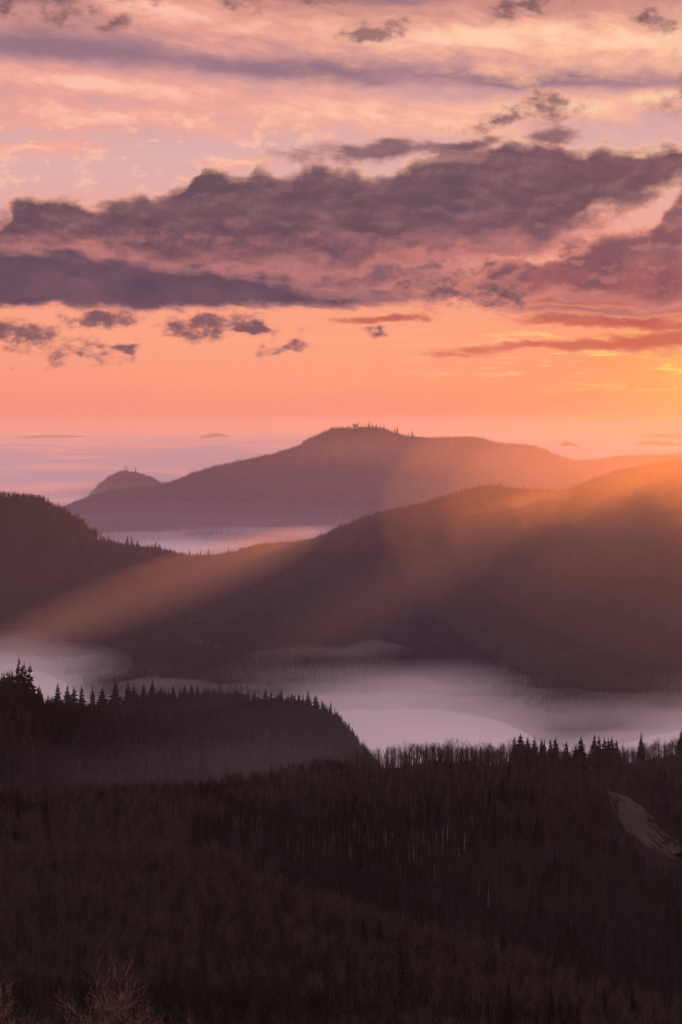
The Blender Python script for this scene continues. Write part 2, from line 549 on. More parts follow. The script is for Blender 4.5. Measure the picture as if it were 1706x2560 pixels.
class Sheet:
    """A height field over azimuth columns and distance rows, from feature rows given at a few azimuths."""

    def __init__(s, knots, rows, ncol, nper, rough=(0, 1, 1), seed=0.0, fade_rows=True):
        px = np.linspace(knots[0], knots[-1], ncol)
        Dk = np.array([pchip(knots, r[0], px) for r in rows])       # (rows, ncol)
        zk = np.array([pchip(knots, r[1], px) for r in rows])
        t = np.concatenate([np.linspace(i, i + 1, nper, endpoint=False) for i in range(len(rows) - 1)] + [[len(rows) - 1]])
        Dg = np.array([pchip(np.arange(len(rows)), Dk[:, [j]], t)[:, 0] for j in range(ncol)]).T
        zg = np.zeros_like(Dg)
        for j in range(ncol):
            zg[:, j] = pchip(Dk[:, j], zk[:, [j]], Dg[:, j])[:, 0]
        PX = np.broadcast_to(px, Dg.shape)
        X, Y, _ = world(PX, Dg, zg)
        amp, wl, ridge = rough
        if amp:
            n = fbm(X / wl + seed, Y / wl - seed, 5, 0.5, ridged=bool(ridge))
            n = n - n.mean()
            zg = zg + amp * n * s.envelope(t, rows, Dg)
        s.px, s.t, s.PX, s.D, s.X, s.Y, s.Z, s.nrow, s.ncol = px, t, PX, Dg, X, Y, zg, len(t), ncol

    def envelope(s, t, rows, Dg):
        return np.clip((Dg - 150) / 500, 0, 1) * (0.35 + 0.65 * np.abs(np.sin(np.pi * t))[:, None])

    def build(s, name, mat, kind='structure', label=None):
        v = np.stack([s.X, s.Y, s.Z + ALT], -1).reshape(-1, 3)
        i = np.arange((s.nrow - 1) * s.ncol).reshape(s.nrow - 1, s.ncol)[:, :-1].ravel()
        f = np.stack([i, i + 1, i + 1 + s.ncol, i + s.ncol], 1)
        me = mesh(name, v.tolist(), f.tolist(), mat, smooth_=True)
        o = add(name, me)
        tag(o, label, kind=kind)
        s.ob = o
        return o

    def scatter(s, n, tmin, tmax, pxmin, pxmax, dens=None, seed=1):
        """n random ground points by true area; dens(px, t, x, y) in 0..1 thins them"""
        r = np.random.default_rng(seed)
        rows = np.where((s.t[:-1] >= tmin - 1e-6) & (s.t[:-1] < tmax))[0]
        cols = np.where((s.px[:-1] >= pxmin) & (s.px[:-1] < pxmax))[0]
        R, C = np.meshgrid(rows, cols, indexing='ij')
        R, C = R.ravel(), C.ravel()
        A = np.abs((s.X[R, C + 1] - s.X[R, C]) * (s.Y[R + 1, C] - s.Y[R, C]))
        k = r.choice(len(R), size=n, p=A / A.sum())
        R, C = R[k], C[k]
        a, b_ = r.random(n), r.random(n)

        def g(q):
            return (q[R, C] * (1 - a) * (1 - b_) + q[R + 1, C] * a * (1 - b_) + q[R, C + 1] * (1 - a) * b_ + q[R + 1, C + 1] * a * b_)
        tt = s.t[R] * (1 - a) + s.t[R + 1] * a
        x, y, z, p = g(s.X), g(s.Y), g(s.Z), g(s.PX)
        if dens is not None:
            keep = r.random(n) < dens(p, tt, x, y)
            x, y, z, p, tt = x[keep], y[keep], z[keep], p[keep], tt[keep]
        return x, y, z + ALT, p, tt

    def at(s, px, t):
        """ground point at azimuth px and row t"""
        j = np.clip(np.interp(px, s.px, np.arange(s.ncol)), 0, s.ncol - 1.001)
        i = np.clip(np.interp(t, s.t, np.arange(s.nrow)), 0, s.nrow - 1.001)
        j0, i0 = int(j), int(i)
        a, b_ = i - i0, j - j0

        def g(q):
            return (q[i0, j0] * (1 - a) * (1 - b_) + q[i0 + 1, j0] * a * (1 - b_) + q[i0, j0 + 1] * (1 - a) * b_ + q[i0 + 1, j0 + 1] * a * b_)
        return float(g(s.X)), float(g(s.Y)), float(g(s.Z)) + ALT


FOGZ = -385.0
EARTH = 1.5e7           # effective radius, refraction included


# ------------------------------------------------------------------ near hill: lookout slope, front fold, bowl, bare ridge
KN = np.array([-420, -150, 0, 100, 200, 300, 400, 500, 600, 700, 850, 1100], float)
one = np.ones_like(KN)
TREE = 17.0
crD = np.array([1150, 1150, 1180, 1200, 1230, 1290, 1370, 1480, 1620, 1740, 1850, 1950], float)
crY = np.array([800, 792, 787, 787, 783, 766, 750, 744, 749, 738, 724, 704], float)
crZ = ydrop(crY, crD) - TREE
foD = np.array([960, 980, 1000, 1000, 980, 950, 910, 880, 860, 850, 840, 840], float)
foY = np.array([845, 842, 838, 838, 842, 882, 920, 948, 972, 1005, 1040, 1060], float)
foZ = ydrop(foY, foD) - TREE
mid = 0.5 * (foD + crD)
guZ = np.where(KN < 230, 0.5 * (foZ + crZ) - 12, np.minimum(foZ, crZ) - np.interp(KN, [230, 330, 600, 1100], [6, 52, 60, 62]))
loY = np.array([1050, 1048, 1045, 1045, 1045, 1048, 1055, 1062, 1070, 1080, 1090, 1100], float)
near_rows = [
    (-220 * one, -26 * one), (-60 * one, -5 * one), (-2.5 * one, -1.8 * one), (9 * one, -6.2 * one), (45 * one, -17.0 * one), (92 * one, -31 * one),
    (330 * one, -118 * one), (650 * one, ydrop(loY, 650) - TREE * 0.8), (foD, foZ), (0.6 * foD + 0.4 * crD, guZ),
    (0.22 * foD + 0.78 * crD, 0.45 * guZ + 0.55 * crZ), (crD, crZ), (crD + 130, crZ - 32), (crD + 330, np.minimum(crZ - 130, -380)), (crD + 600, -470 * one)]
near = Sheet(KN, near_rows, 360, 22, (9.0, 160.0, 0), 3.1)
near.build('near_hill', M_FLOOR, label='dark brown wooded hillside falling away below the lookout')

# ------------------------------------------------------------------ left conifer hill, its back spur and a round knoll
KL = np.array([-420, -200, 0, 60, 120, 215, 270, 320, 345, 368, 400, 450, 560], float)
oneL = np.ones_like(KL)
cD = np.array([1600, 1620, 1650, 1680, 1720, 1800, 1880, 1950, 1980, 2000, 2030, 2060, 2100], float)
cY = np.array([640, 655, 676, 700, 712, 706, 694, 703, 722, 748, 790, 850, 900], float)
cZ = ydrop(cY, cD) - 19
fD = np.array([1560, 1560, 1570, 1570, 1570, 1570, 1570, 1580, 1600, 1640, 1700, 1780, 1850], float) - 90
left_rows = [(fD - 60, -440 * oneL), (fD, -405 * oneL), (0.5 * fD + 0.5 * cD, 0.42 * -405 + 0.58 * cZ - 6), (cD, cZ), (cD + 110, cZ - 45), (cD + 420, -470 * oneL)]
left = Sheet(KL, left_rows, 170, 16, (10.0, 150.0, 0), 8.7)
left.build('left_hill', M_FLOOR, label='dark wooded hill on the left above the valley fog')

KB = np.array([-420, -100, 0, 40, 100, 160, 230, 275, 320, 380, 450], float)
bD = np.interp(KB, [-420, 450], [2100, 2250])
bY = np.array([660, 668, 682, 696, 699, 690, 688, 698, 735, 800, 860], float)
bZ = ydrop(bY, bD) - 19
back_rows = [(bD - 330, -450 + 0 * bD), (bD - 160, 0.5 * bZ - 0.5 * 430), (bD, bZ), (bD + 130, bZ - 60), (bD + 330, -470 + 0 * bD)]
back = Sheet(KB, back_rows, 120, 12, (8.0, 140.0, 0), 5.2)
back.build('back_spur', M_FLOOR, label='wooded spur behind the left hill')

KK = np.array([110, 160, 195, 215, 235, 255, 275, 310, 360], float)
kY = np.array([790, 735, 696, 685, 683, 686, 696, 730, 800], float)
kD = 2650 + 0 * KK
kZ = ydrop(kY, kD) - 14
knoll = Sheet(KK, [(kD - 260, -470 + 0 * kD), (kD - 110, 0.6 * kZ - 0.4 * 450), (kD, kZ), (kD + 110, kZ - 40), (kD + 280, -470 + 0 * kD)], 60, 10, (4, 120, 0), 2.0)
knoll.build('knoll', M_FLOOR_FAR, label='small round wooded knoll rising out of the valley fog')

# ------------------------------------------------------------------ middle ridge
KM = np.array([-700, -400, -150, -40, 0, 30, 60, 90, 105, 130, 165, 200, 230, 260, 300, 370, 430, 490, 520, 560, 590, 620, 650, 700, 745, 766, 792, 860, 960, 1150, 1400], float)
mY = np.array([520, 505, 495, 490, 488, 491, 505, 525, 538, 543, 548, 555, 552, 543, 540, 514, 500, 485, 488, 490, 480, 469, 463, 457, 453, 450, 446, 440, 430, 425, 430], float)
mD = np.interp(KM, [-700, 0, 60, 105, 200, 300, 430, 620, 800, 1400], [3300, 3500, 3650, 4000, 4600, 4650, 4600, 4500, 4400, 4300])
mZ = ydrop(mY, mD) - 14
foot_y = np.interp(KM, [-150, 0, 50, 120, 265, 300, 400, 440, 475, 510, 545, 575, 620, 682, 760, 1000], [640, 642, 650, 688, 684, 679, 675, 676, 681, 692, 705, 711, 706, 695, 688, 680])
ftD = -FOGZ * FPX / (foot_y - EYE)
ridge_rows = [(ftD - 420, -475 + 0 * mD), (ftD, FOGZ + 0 * mD), (0.62 * ftD + 0.38 * mD, FOGZ + (mZ - FOGZ) * 0.30),
              (0.25 * ftD + 0.75 * mD, FOGZ + (mZ - FOGZ) * 0.74), (mD, mZ), (mD + 350, mZ - 90), (mD + 950, -450 + 0 * mD)]


class RidgeSheet(Sheet):
    def envelope(s, t, rows, Dg):
        e = np.clip(np.minimum((t - 0.7) / 1.2, np.abs(t - 4.0) * 0.9 + 0.10), 0, 1)
        return e[:, None] * np.ones_like(Dg)


ridge = RidgeSheet(KM, ridge_rows, 420, 18, (44.0, 620.0, 1), 4.4)
ridge.build('middle_ridge', M_FLOOR_FAR, label='long dark wooded ridge across the middle, dipping to a saddle')

# ------------------------------------------------------------------ castle hill
KC = np.array([-200, 20, 66, 90, 120, 160, 200, 250, 290, 320, 336, 355, 380, 400, 430, 470, 500, 530, 560, 580, 620, 682, 800, 1000, 1200], float)
hY = np.array([560, 530, 505, 495, 487, 484, 469, 457, 447, 432, 426, 424.5, 426, 433, 436, 435, 441, 443, 453, 458, 454, 452, 446, 444, 450], float)
hD = np.interp(KC, [-200, 66, 200, 355, 700, 1200], [7800, 7900, 8000, 8200, 8400, 8400])
hZ = ydrop(hY, hD) - 20
c_rows = [(hD - 2600, -470 + 0 * hD), (hD - 1700, -395 + 0 * hD), (hD - 800, -395 + (hZ + 395) * 0.45), (hD, hZ), (hD + 700, hZ - 180 * np.clip((hZ + 395) / 300, 0.2, 1)), (hD + 1700, -470 + 0 * hD)]


class CastleSheet(Sheet):
    def envelope(s, t, rows, Dg):
        return (np.clip(np.minimum(t / 2.0, np.abs(t - 3.0) * 0.8 + 0.05), 0, 1))[:, None] * np.ones_like(Dg)


castle = CastleSheet(KC, c_rows, 300, 16, (60.0, 900.0, 1), 7.7)
castle.build('church_hill', M_FLOOR_FAR, label='big hazy wooded hill with a church on its summit')

# ------------------------------------------------------------------ small hill in the fog sea, topped by trees, no ruin
KR = np.array([60, 80, 92, 105, 116, 125, 133, 142, 150, 158, 168, 185, 205, 240, 300], float)
rY = np.array([560, 530, 492, 478, 471.5, 468, 469.5, 472, 474, 479, 480.5, 479, 479.5, 484, 500], float)
rD = 11200 + 0 * KR
rZ = ydrop(rY, rD) - 19
small_hill = Sheet(KR, [(rD - 1100, -470 + 0 * rD), (rD - 450, FOGZ + (rZ - FOGZ) * 0.4), (rD, rZ), (rD + 400, rZ - 80), (rD + 1000, -470 + 0 * rD)], 110, 10, (34, 380, 0), 1.3)
small_hill.build('small_hill', M_FLOOR_FAR, label='small wooded hill standing out of the fog sea')

# ------------------------------------------------------------------ faint hills on the horizon
for (cx, wd, ytop, dist, lab) in [(217, 30, 432.0, 47000, 'faint low hill breaking the fog horizon left of the church hill'),
                                  (60, 80, 434.5, 56000, 'very faint long hill on the left fog horizon'),
                                  (566, 36, 442.0, 27000, 'faint low hill beyond the dip in the far ridge'),
                                  (655, 60, 440.5, 34000, 'faint hills under the bright sky at the right edge'),
                                  (700, 150, 433.5, 56000, 'very pale far range under the sunrise')]:
    k = np.linspace(-1.6, 1.6, 15)
    hz = ydrop(ytop, dist)
    z = -560 + (hz + 560) * np.exp(-(k * 1.25) ** 2) * (1 + 0.07 * np.sin(k * 5 + cx) + 0.05 * np.sin(k * 11 + 2 * cx) - 0.06)
    KX = cx + k * wd
    sh = Sheet(KX, [(dist - 3500 + 0 * k, -480 + 0 * k), (dist + 0 * k, z), (dist + 3500 + 0 * k, -480 + 0 * k)], 60, 8)
    sh.build('far_hill', M_FLOOR_FAR, label=lab)

# ------------------------------------------------------------------ ground sheet below everything
R_FAR = 130000.0
NA, NR = 72, 14
gv, gf = [(0, 0, ALT - 478)], []
for q_ in range(1, NR + 1):
    r_ = R_FAR * q_ / NR
    for k in range(NA):
        a = 2 * math.pi * k / NA
        gv.append((r_ * math.cos(a), r_ * math.sin(a), ALT - 478 - r_ * r_ / (2 * EARTH)))
gf = [(0, 1 + k, 1 + (k + 1) % NA) for k in range(NA)]
for q_ in range(NR - 1):
    for k in range(NA):
        a, b_ = 1 + q_ * NA, 1 + (q_ + 1) * NA
        gf.append((a + k, b_ + k, b_ + (k + 1) % NA, a + (k + 1) % NA))
tag(add('ground', mesh('ground', gv, gf, M_FLOOR_FAR)), 'dark valley floor under the fog', kind='structure')


# ------------------------------------------------------------------ fog
def fog_bank(name, px0, px1, D0, D1, ztop, nx, ny, amp, wl, label, mantle=26.0, logd=False, stretch=1.0):
    px = np.linspace(px0, px1, nx)
    dd = np.geomspace(D0, D1, ny) if logd else np.linspace(D0, D1, ny)
    PX, DD = np.meshgrid(px, dd)
    X, Y = (PX - 341) / FPX * DD, DD
    n = fbm(X / (wl * stretch), Y / wl, 5, 0.55)
    n = n - n.mean()
    Z = ztop + amp * n * np.clip(DD / 24000.0, 0.32, 1.0) - DD * DD / (2 * EARTH) if logd else ztop + amp * n
    # core
    ZC = Z - mantle if logd else ztop - mantle + 2.5 * n
    v = np.stack([X, Y, ZC + ALT], -1).reshape(-1, 3)
    i = np.arange((ny - 1) * nx).reshape(ny - 1, nx)[:, :-1].ravel()
    f = np.stack([i, i + 1, i + 1 + nx, i + nx], 1)
    core = add(name, mesh(name, v.tolist(), f.tolist(), M_FOGSEA if logd else M_FOG, smooth_=True))
    tag(core, label, kind='stuff')
    return core, X, Y, Z


def mantle_of(name, X, Y, Z, bottom, mat, label):
    ny, nx = X.shape
    top = np.stack([X, Y, Z + ALT], -1).reshape(-1, 3)
    bot = top.copy()
    bot[:, 2] = bottom + ALT
    v = np.concatenate([top, bot])
    n = nx * ny
    i = np.arange((ny - 1) * nx).reshape(ny - 1, nx)[:, :-1].ravel()
    f = np.concatenate([np.stack([i, i + 1, i + 1 + nx, i + nx], 1), np.stack([i, i + nx, i + 1 + nx, i + 1], 1) + n])
    fs_ = []
    for a in range(nx - 1):
        fs_ += [(a + 1, a, a + n, a + 1 + n)]
        q = (ny - 1) * nx
        fs_ += [(q + a, q + a + 1, q + a + 1 + n, q + a + n)]
    for r_ in range(ny - 1):
        a = r_ * nx
        fs_ += [(a, a + nx, a + nx + n, a + n)]
        a = r_ * nx + nx - 1
        fs_ += [(a + nx, a, a + n, a + nx + n)]
    f = np.concatenate([f, np.array(fs_)])
    o = add(name, mesh(name, v.tolist(), f.tolist(), mat, smooth_=False))
    tag(o, label, kind='stuff')
    return o


_, FX, FY, FZ = fog_bank('valley_fog', -500, 1300, 1750, 4300, FOGZ, 220, 130, 17, 330, 'dense pale fog filling the valley floor', 27)
mantle_of('fog', FX, FY, FZ, -476, V_FOG, 'soft upper layer of the pale valley fog')
FZ2 = np.maximum(FZ + 3, FZ + 12 + 22 * fbm(FX / 230 + 3, FY / 160, 5))
mantle_of('fog', FX, FY, FZ2, -477, V_SOFT, 'thin drifting top of the pale valley fog')
_, FX, FY, FZ = fog_bank('far_valley_fog', -500, 1300, 4800, 8200, FOGZ + 24, 120, 60, 14, 700, 'pale fog between the middle ridge and the church hill', 34)
mantle_of('fog', FX, FY, FZ, -476, V_FOG, 'soft upper layer of the fog below the church hill')
fog_bank('fog_sea', -2600, 3300, 8200, 118000, FOGZ - 6, 460, 620, 150, 1250, 'pink sea of fog reaching to the horizon', 20, True, 3.2)


def streaks(name, n, mat, label, seed):
    """low banks of drifting fog on the fog sea, none touching another, as one body of stuff"""
    r = random.Random(seed)
    v, f, put = [], [], []
    tries = 0
    while len(put) < n and tries < 6000:
        tries += 1
        D_ = 9000 * (4.2 ** r.random())
        px = r.uniform(-120, 345) if r.random() < .8 else r.uniform(540, 760)
        x, rx = (px - 341) / FPX * D_, D_ * r.uniform(.015, .05)
        ry, rz_ = rx * r.uniform(.22, .4), D_ * r.uniform(.0011, .0024)
        if any(abs(x - a) < (rx + b_) * 1.03 and abs(D_ - c) < (ry + d_) * 1.03 for a, c, b_, d_ in put):
            continue
        put.append((x, D_, rx, ry))
        z0 = ALT + FOGZ - D_ * D_ / (2 * EARTH) + r.uniform(2, 26)
        b0, seg, rings = len(v), 20, 8
        ph0 = r.random() * 6
        for a in range(rings + 1):
            th = math.pi * a / rings
            for k in range(seg):
                ph = 2 * math.pi * k / seg
                w_ = 1 + .22 * math.sin(3 * ph + ph0) + .12 * math.sin(5 * ph + 2 * ph0)
                v.append((x + rx * w_ * math.sin(th) * math.cos(ph), D_ + ry * w_ * math.sin(th) * math.sin(ph), z0 + rz_ * math.cos(th)))
        for a in range(rings):
            for k in range(seg):
                p_, q_ = b0 + a * seg + k, b0 + a * seg + (k + 1) % seg
                f.append((p_, p_ + seg, q_ + seg, q_))
    tag(add(name, mesh(name, v, f, mat)), label, kind='stuff')


def ellipsoid(name, c, r, mat, label, seg=28, rings=14, rz=0.0, tilt=(0, 0)):
    v, f = [], []
    for a in range(rings + 1):
        th = math.pi * a / rings
        for b_ in range(seg):
            ph = 2 * math.pi * b_ / seg
            v.append((math.sin(th) * math.cos(ph), math.sin(th) * math.sin(ph), math.cos(th)))
    for a in range(rings):
        for b_ in range(seg):
            p, q = a * seg + b_, a * seg + (b_ + 1) % seg
            f.append((p, p + seg, q + seg, q))
    v = [(x * r[0], y * r[1], z * r[2]) for x, y, z in v]
    o = add(name, mesh(name, v, f, mat), loc=c)
    o.rotation_euler = (tilt[0], tilt[1], rz)
    tag(o, label, kind='stuff')
    return o


def P3(px, y, D_):
    return ((px - 341) / FPX * D_, D_, ALT - (y - EYE) / FPX * D_)


# mist lying between the hills: nested soft lumps, so that it thins outwards
def soft_mist(c, r, mat, label, rz=0.0, tilt=(0, 0)):
    for k in (1.0, 0.8, 0.6, 0.38):
        ellipsoid('mist', c, (r[0] * (k if not tilt[0] else 0.55 + 0.45 * k), r[1] * (k if not tilt[0] else 0.7 + 0.3 * k), r[2] * k) if not tilt[0]
                  else (r[0] * k, r[1] * (0.75 + 0.25 * k), r[2] * k), mat, label, rz=rz, tilt=tilt)


V_THIN = volume('valley_mist_thin', (.94, .88, .95), 0.00013, 0.35)
V_VEIL = volume('valley_air', (.74, .67, 1.0), 0.000026, 0.45)
V_WISP = volume('fog_wisp', (.97, .94, .97), 0.0009, 0.35)
V_RAYS = [volume('ray_tint_mist', (.96, .66, .44), d_, 0.80) for d_ in (0.00062, 0.00012, 0.00003)]  # orange tint puts the light shafts into the mist colour
V_GLOW = volume('glow_tint_mist', (.97, .66, .44), 0.000072, 0.72)  # sun glow at the right put in as orange-tinted mist
V_GLOW2 = volume('far_glow_tint_mist', (.97, .66, .58), 0.000034, 0.7)  # same tinted stand-in for the glow, farther off
V_FARM = volume('far_mist', (.98, .84, .80), 0.000011, 0.5)
soft_mist(P3(300, 765, 1640), (210, 170, 80), V_THIN, 'grey mist in the hollow between the left hill and the bare ridge')
soft_mist(P3(150, 775, 1560), (150, 100, 26), V_THIN, 'thin mist over the face of the left hill')
soft_mist(P3(170, 560, 6300), (1700, 1000, 185), V_BAND, 'flat layer of mist before the church hill')
soft_mist(P3(341, 560, 4600), (4200, 4000, 480), V_VEIL, 'thin mist filling the valleys round the middle ridge')
soft_mist(P3(705, 520, 2900), (480, 1400, 240), V_GLOW, 'orange tinted mist standing for the sun glow at the right edge')
soft_mist(P3(620, 462, 6300), (1300, 900, 190), V_GLOW2, 'orange tinted mist standing for the glow before the right end of the church hill')
soft_mist(P3(341, 441, 33000), (26000, 11000, 340), V_FARM, 'far mist over the fog sea before the horizon hills')
soft_mist(P3(105, 494, 10700), (700, 500, 70), V_BAND, 'fog lapping the foot of the small hill')
for (px, y, D_, r_, lab) in [(30, 648, 3300, (140, 160, 28), 'mist wisp behind the tall conifers on the left'),
                             (52, 664, 2900, (120, 160, 28), 'pale fog wisp at the left edge of the valley fog'),
                             (330, 676, 2960, (200, 110, 14), 'thin fog streak at the foot of the middle ridge'),
                             (430, 676, 2950, (260, 150, 20), 'pale crest of the valley fog below the middle ridge'),
                             (505, 690, 2800, (120, 120, 18), 'fog wisp curling up the dark spur'),
                             (560, 712, 2650, (150, 120, 16), 'fog wisp round the foot of the dark spur'),
                             (650, 684, 2850, (230, 140, 16), 'fog streak climbing to the right edge'),
                             (400, 690, 2750, (160, 120, 24), 'rounded billow on the valley fog below the ridge'),
                             (455, 684, 2850, (120, 110, 26), 'higher billow of valley fog before the dark spur'),
                             (345, 704, 2600, (150, 120, 20), 'low billow of valley fog beside the left hill'),
                             (600, 716, 2500, (190, 120, 18), 'low billow of valley fog at the foot of the right slope'),
                             (670, 668, 3050, (190, 120, 12), 'upper fog streak at the right edge')]:
    soft_mist(P3(px, y, D_), r_, V_WISP, lab)
for k in (1.0, .75, .5):
    ellipsoid('mist', P3(640, 690, 2830), (330 * k, 130 * k, 17 * k), V_WISP, 'streak of mist climbing the slope to the right edge', tilt=(0, -0.10))
V_STREAK = volume('fog_streak', (.98, .84, .82), 0.0020, 0.6)
streaks('drifting_fog', 80, V_STREAK, 'long low banks of fog drifting over the fog sea', 77)
# light shafts built as orange-tinted mist bodies, drawn out along the sun's direction
for (px, y, D_, L_, r_, lab) in [(195, 577, 3150, 900, 24, 'long sun ray built of orange mist slanting down to the left fog'),
                                 (468, 548, 2500, 1200, 21, 'sun ray built of orange mist across the middle ridge'),
                                 (640, 502, 2200, 1000, 30, 'sun ray built of orange mist at the right edge')]:
    for k in (2.5, 2.1, 1.7, 1.3, 0.95, 0.6):
        ellipsoid('mist', P3(px, y, D_), (r_ * k, L_ * (.8 + .2 * k / 2.5), r_ * .8 * k), V_RAYS[0 if px < 300 else 1 if px < 500 else 2], lab, rz=-SUN_AZ, tilt=(SUN_EL, 0))

# ------------------------------------------------------------------ haze: one even box of air round everything
hx, h0, h1 = R_FAR + 1000, ALT - 482.0 - 2 * R_FAR ** 2 / (2 * EARTH), ALT + 130.0
hv = [(-hx, -hx, h0), (hx, -hx, h0), (hx, hx, h0), (-hx, hx, h0), (-hx, -hx, h1), (hx, -hx, h1), (hx, hx, h1), (-hx, hx, h1)]
hf = [(0, 3, 2, 1), (4, 5, 6, 7), (0, 1, 5, 4), (1, 2, 6, 5), (2, 3, 7, 6), (3, 0, 4, 7)]
tag(add('haze', mesh('haze', hv, hf, V_HAZE)), 'pale morning haze over the whole landscape', kind='stuff')


# ------------------------------------------------------------------ tree meshes
def cone_branch(v, f, p, d, length, r, sides=3, bend=None):
    """tapered branch from p along d to a point (or via a bend)"""
    d = d.normalized()
    a = d.orthogonal().normalized()
    b_ = d.cross(a)
    base = len(v)
    tip = p + d * length
    for k in range(sides):
        t = 2 * math.pi * k / sides
        v.append(p + (a * math.cos(t) + b_ * math.sin(t)) * r)
    v.append(tip)
    for k in range(sides):
        f.append((base + k, base + (k + 1) % sides, base + sides))
    return tip


def tube(v, f, pts, rads, sides=5):
    base = len(v)
    for i, (p, r) in enumerate(zip(pts, rads)):
        d = (pts[min(i + 1, len(pts) - 1)] - pts[max(i - 1, 0)]).normalized()
        a = d.cross(Vector((0.3, 1, 0.1))).normalized()
        b_ = d.cross(a)
        for k in range(sides):
            t = 2 * math.pi * k / sides
            v.append(p + (a * math.cos(t) + b_ * math.sin(t)) * r)
    for i in range(len(pts) - 1):
        for k in range(sides):
            q = base + i * sides
            f.append((q + k, q + (k + 1) % sides, q + sides + (k + 1) % sides, q + sides + k))


def rdir(r, base, spread):
    return (base + Vector((r.gauss(0, spread), r.gauss(0, spread), r.gauss(0, spread * 0.6)))).normalized()


def bare_tree(seed, H=18.0, limbs=9, twigs=5, sub=4, low=0.35, wide=0.55, thick=1.0):
    r = random.Random(seed)
    tv, tf, cv, cf = [], [], [], []
    lean = Vector((r.gauss(0, .03), r.gauss(0, .03), 1))
    pts = [Vector((0, 0, -0.8))]
    for k in range(1, 6):
        pts.append(Vector((lean.x * H * k / 6 + r.gauss(0, .12), lean.y * H * k / 6 + r.gauss(0, .12), H * 0.80 * k / 5)))
    rads = [0.30, 0.25, 0.21, 0.16, 0.11, 0.04]
    tube(tv, tf, pts, [x * thick for x in rads], 5)
    for i in range(limbs):
        h = low + (0.97 - low) * (i + r.random() * .6) / limbs
        h = min(h, 0.98)
        q = h * 5
        k = min(int(q), 4)
        p = pts[k].lerp(pts[k + 1], q - k)
        ph = i * 2.4 + r.random()
        d = Vector((math.cos(ph) * wide, math.sin(ph) * wide, 1.0 - 0.25 * (1 - h) + r.random() * .2))
        L = H * (0.34 - 0.16 * h) * r.uniform(.8, 1.2)
        d.normalize()
        midp = p + d * L * 0.5
        d2 = (d + Vector((0, 0, .25))).normalized()
        tip = cone_branch(cv, cf, p, d, L * 0.62, 0.085 * thick)
        cone_branch(cv, cf, p + d * L * 0.45, d2, L * 0.6, 0.05 * thick)
        for j in range(twigs):
            s_ = 0.3 + 0.7 * j / twigs
            pp = p + d * L * s_ * 0.9
            dd = rdir(r, d2, .45)
            l2 = L * r.uniform(.28, .5)
            cone_branch(cv, cf, pp, dd, l2, 0.045 * thick)
            for _ in range(sub):
                cone_branch(cv, cf, pp + dd * l2 * r.uniform(.2, .9), rdir(r, dd, .5), l2 * r.uniform(.4, .7), 0.03 * thick)
    return (tv, tf), (cv, cf)


def spruce(seed, H=22.0, whorls=17, per=8, rad=0.17, gap=0.0, low=0.10):
    r = random.Random(seed)
    tv, tf, cv, cf = [], [], [], []
    tube(tv, tf, [Vector((0, 0, -0.8)), Vector((r.gauss(0, .05), 0, H * .5)), Vector((0, r.gauss(0, .05), H * .985))], [0.30, 0.19, 0.025], 5)
    for w in range(whorls):
        t = w / (whorls - 1)
        z = H * (low + (0.985 - low) * t)
        R = H * rad * (1 - t) ** 0.85 * r.uniform(.75, 1.15) + 0.12
        off = r.random() * 6.28
        for k in range(per):
            if r.random() < gap:
                continue
            ph = off + 6.283 * k / per + r.gauss(0, .2)
            L = R * r.uniform(.7, 1.2)
            o = Vector((math.cos(ph), math.sin(ph), 0))
            s_ = Vector((-o.y, o.x, 0))
            droop = L * r.uniform(.25, .5) * (1.1 - 0.8 * t)
            dz_ = r.gauss(0, .45) * H / whorls
            p = Vector((0, 0, z + L * 0.12 + dz_))
            w_ = L * r.uniform(.28, .42)
            b0 = len(cv)
            hang = 0.35 * L + 0.25
            cv += [p, p + o * L * .55 + s_ * w_ + Vector((0, 0, -droop * .45)), p + o * L + Vector((0, 0, -droop + r.uniform(-.1, .2) * L)),
                   p + o * L * .55 - s_ * w_ + Vector((0, 0, -droop * .5)), p + o * L * .45 + Vector((0, 0, -droop * .4 - hang))]
            cf += [(b0, b0 + 1, b0 + 2), (b0, b0 + 2, b0 + 3), (b0, b0 + 4, b0 + 1), (b0 + 1, b0 + 4, b0 + 2), (b0 + 2, b0 + 4, b0 + 3), (b0 + 3, b0 + 4, b0)]
    cone_branch(cv, cf, Vector((0, 0, H * .95)), Vector((0, 0, 1)), H * .055, .10)
    return (tv, tf), (cv, cf)


def joined(name, parts, mats):
    v, f, mi = [], [], []
    for (pv, pf), k in zip(parts, range(len(parts))):
        o = len(v)
        v += list(pv)
        f += [tuple(i + o for i in q) for q in pf]
        mi += [k] * len(pf)
    return mesh(name, v, f, mats, mi)


BARE = [bare_tree(100 + i, H=18 * s_, limbs=l, low=lo, wide=wd) for i, (s_, l, lo, wd) in
        enumerate([(1, 9, .38, .5), (1.1, 8, .5, .45), (.9, 10, .33, .65), (1.05, 8, .45, .4), (.85, 9, .3, .6)])]
SPRUCE = [spruce(200 + i, H=h, whorls=w, per=p, rad=rd, gap=g, low=lo) for i, (h, w, p, rd, g, lo) in
          enumerate([(22, 26, 7, .15, .05, .08), (24, 28, 7, .12, .08, .12), (19, 24, 7, .18, .05, .06), (26, 26, 7, .13, .2, .2)])]


def proto_collection(name, meshes):
    c = bpy.data.collections.new(name)
    for me in meshes:
        o = bpy.data.objects.new(me.name, me)
        c.objects.link(o)
    return c


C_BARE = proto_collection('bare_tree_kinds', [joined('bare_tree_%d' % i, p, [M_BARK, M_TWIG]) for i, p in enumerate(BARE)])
C_SPRUCE = proto_collection('spruce_kinds', [joined('spruce_%d' % i, p, [M_SBARK, M_NEEDLE]) for i, p in enumerate(SPRUCE)])


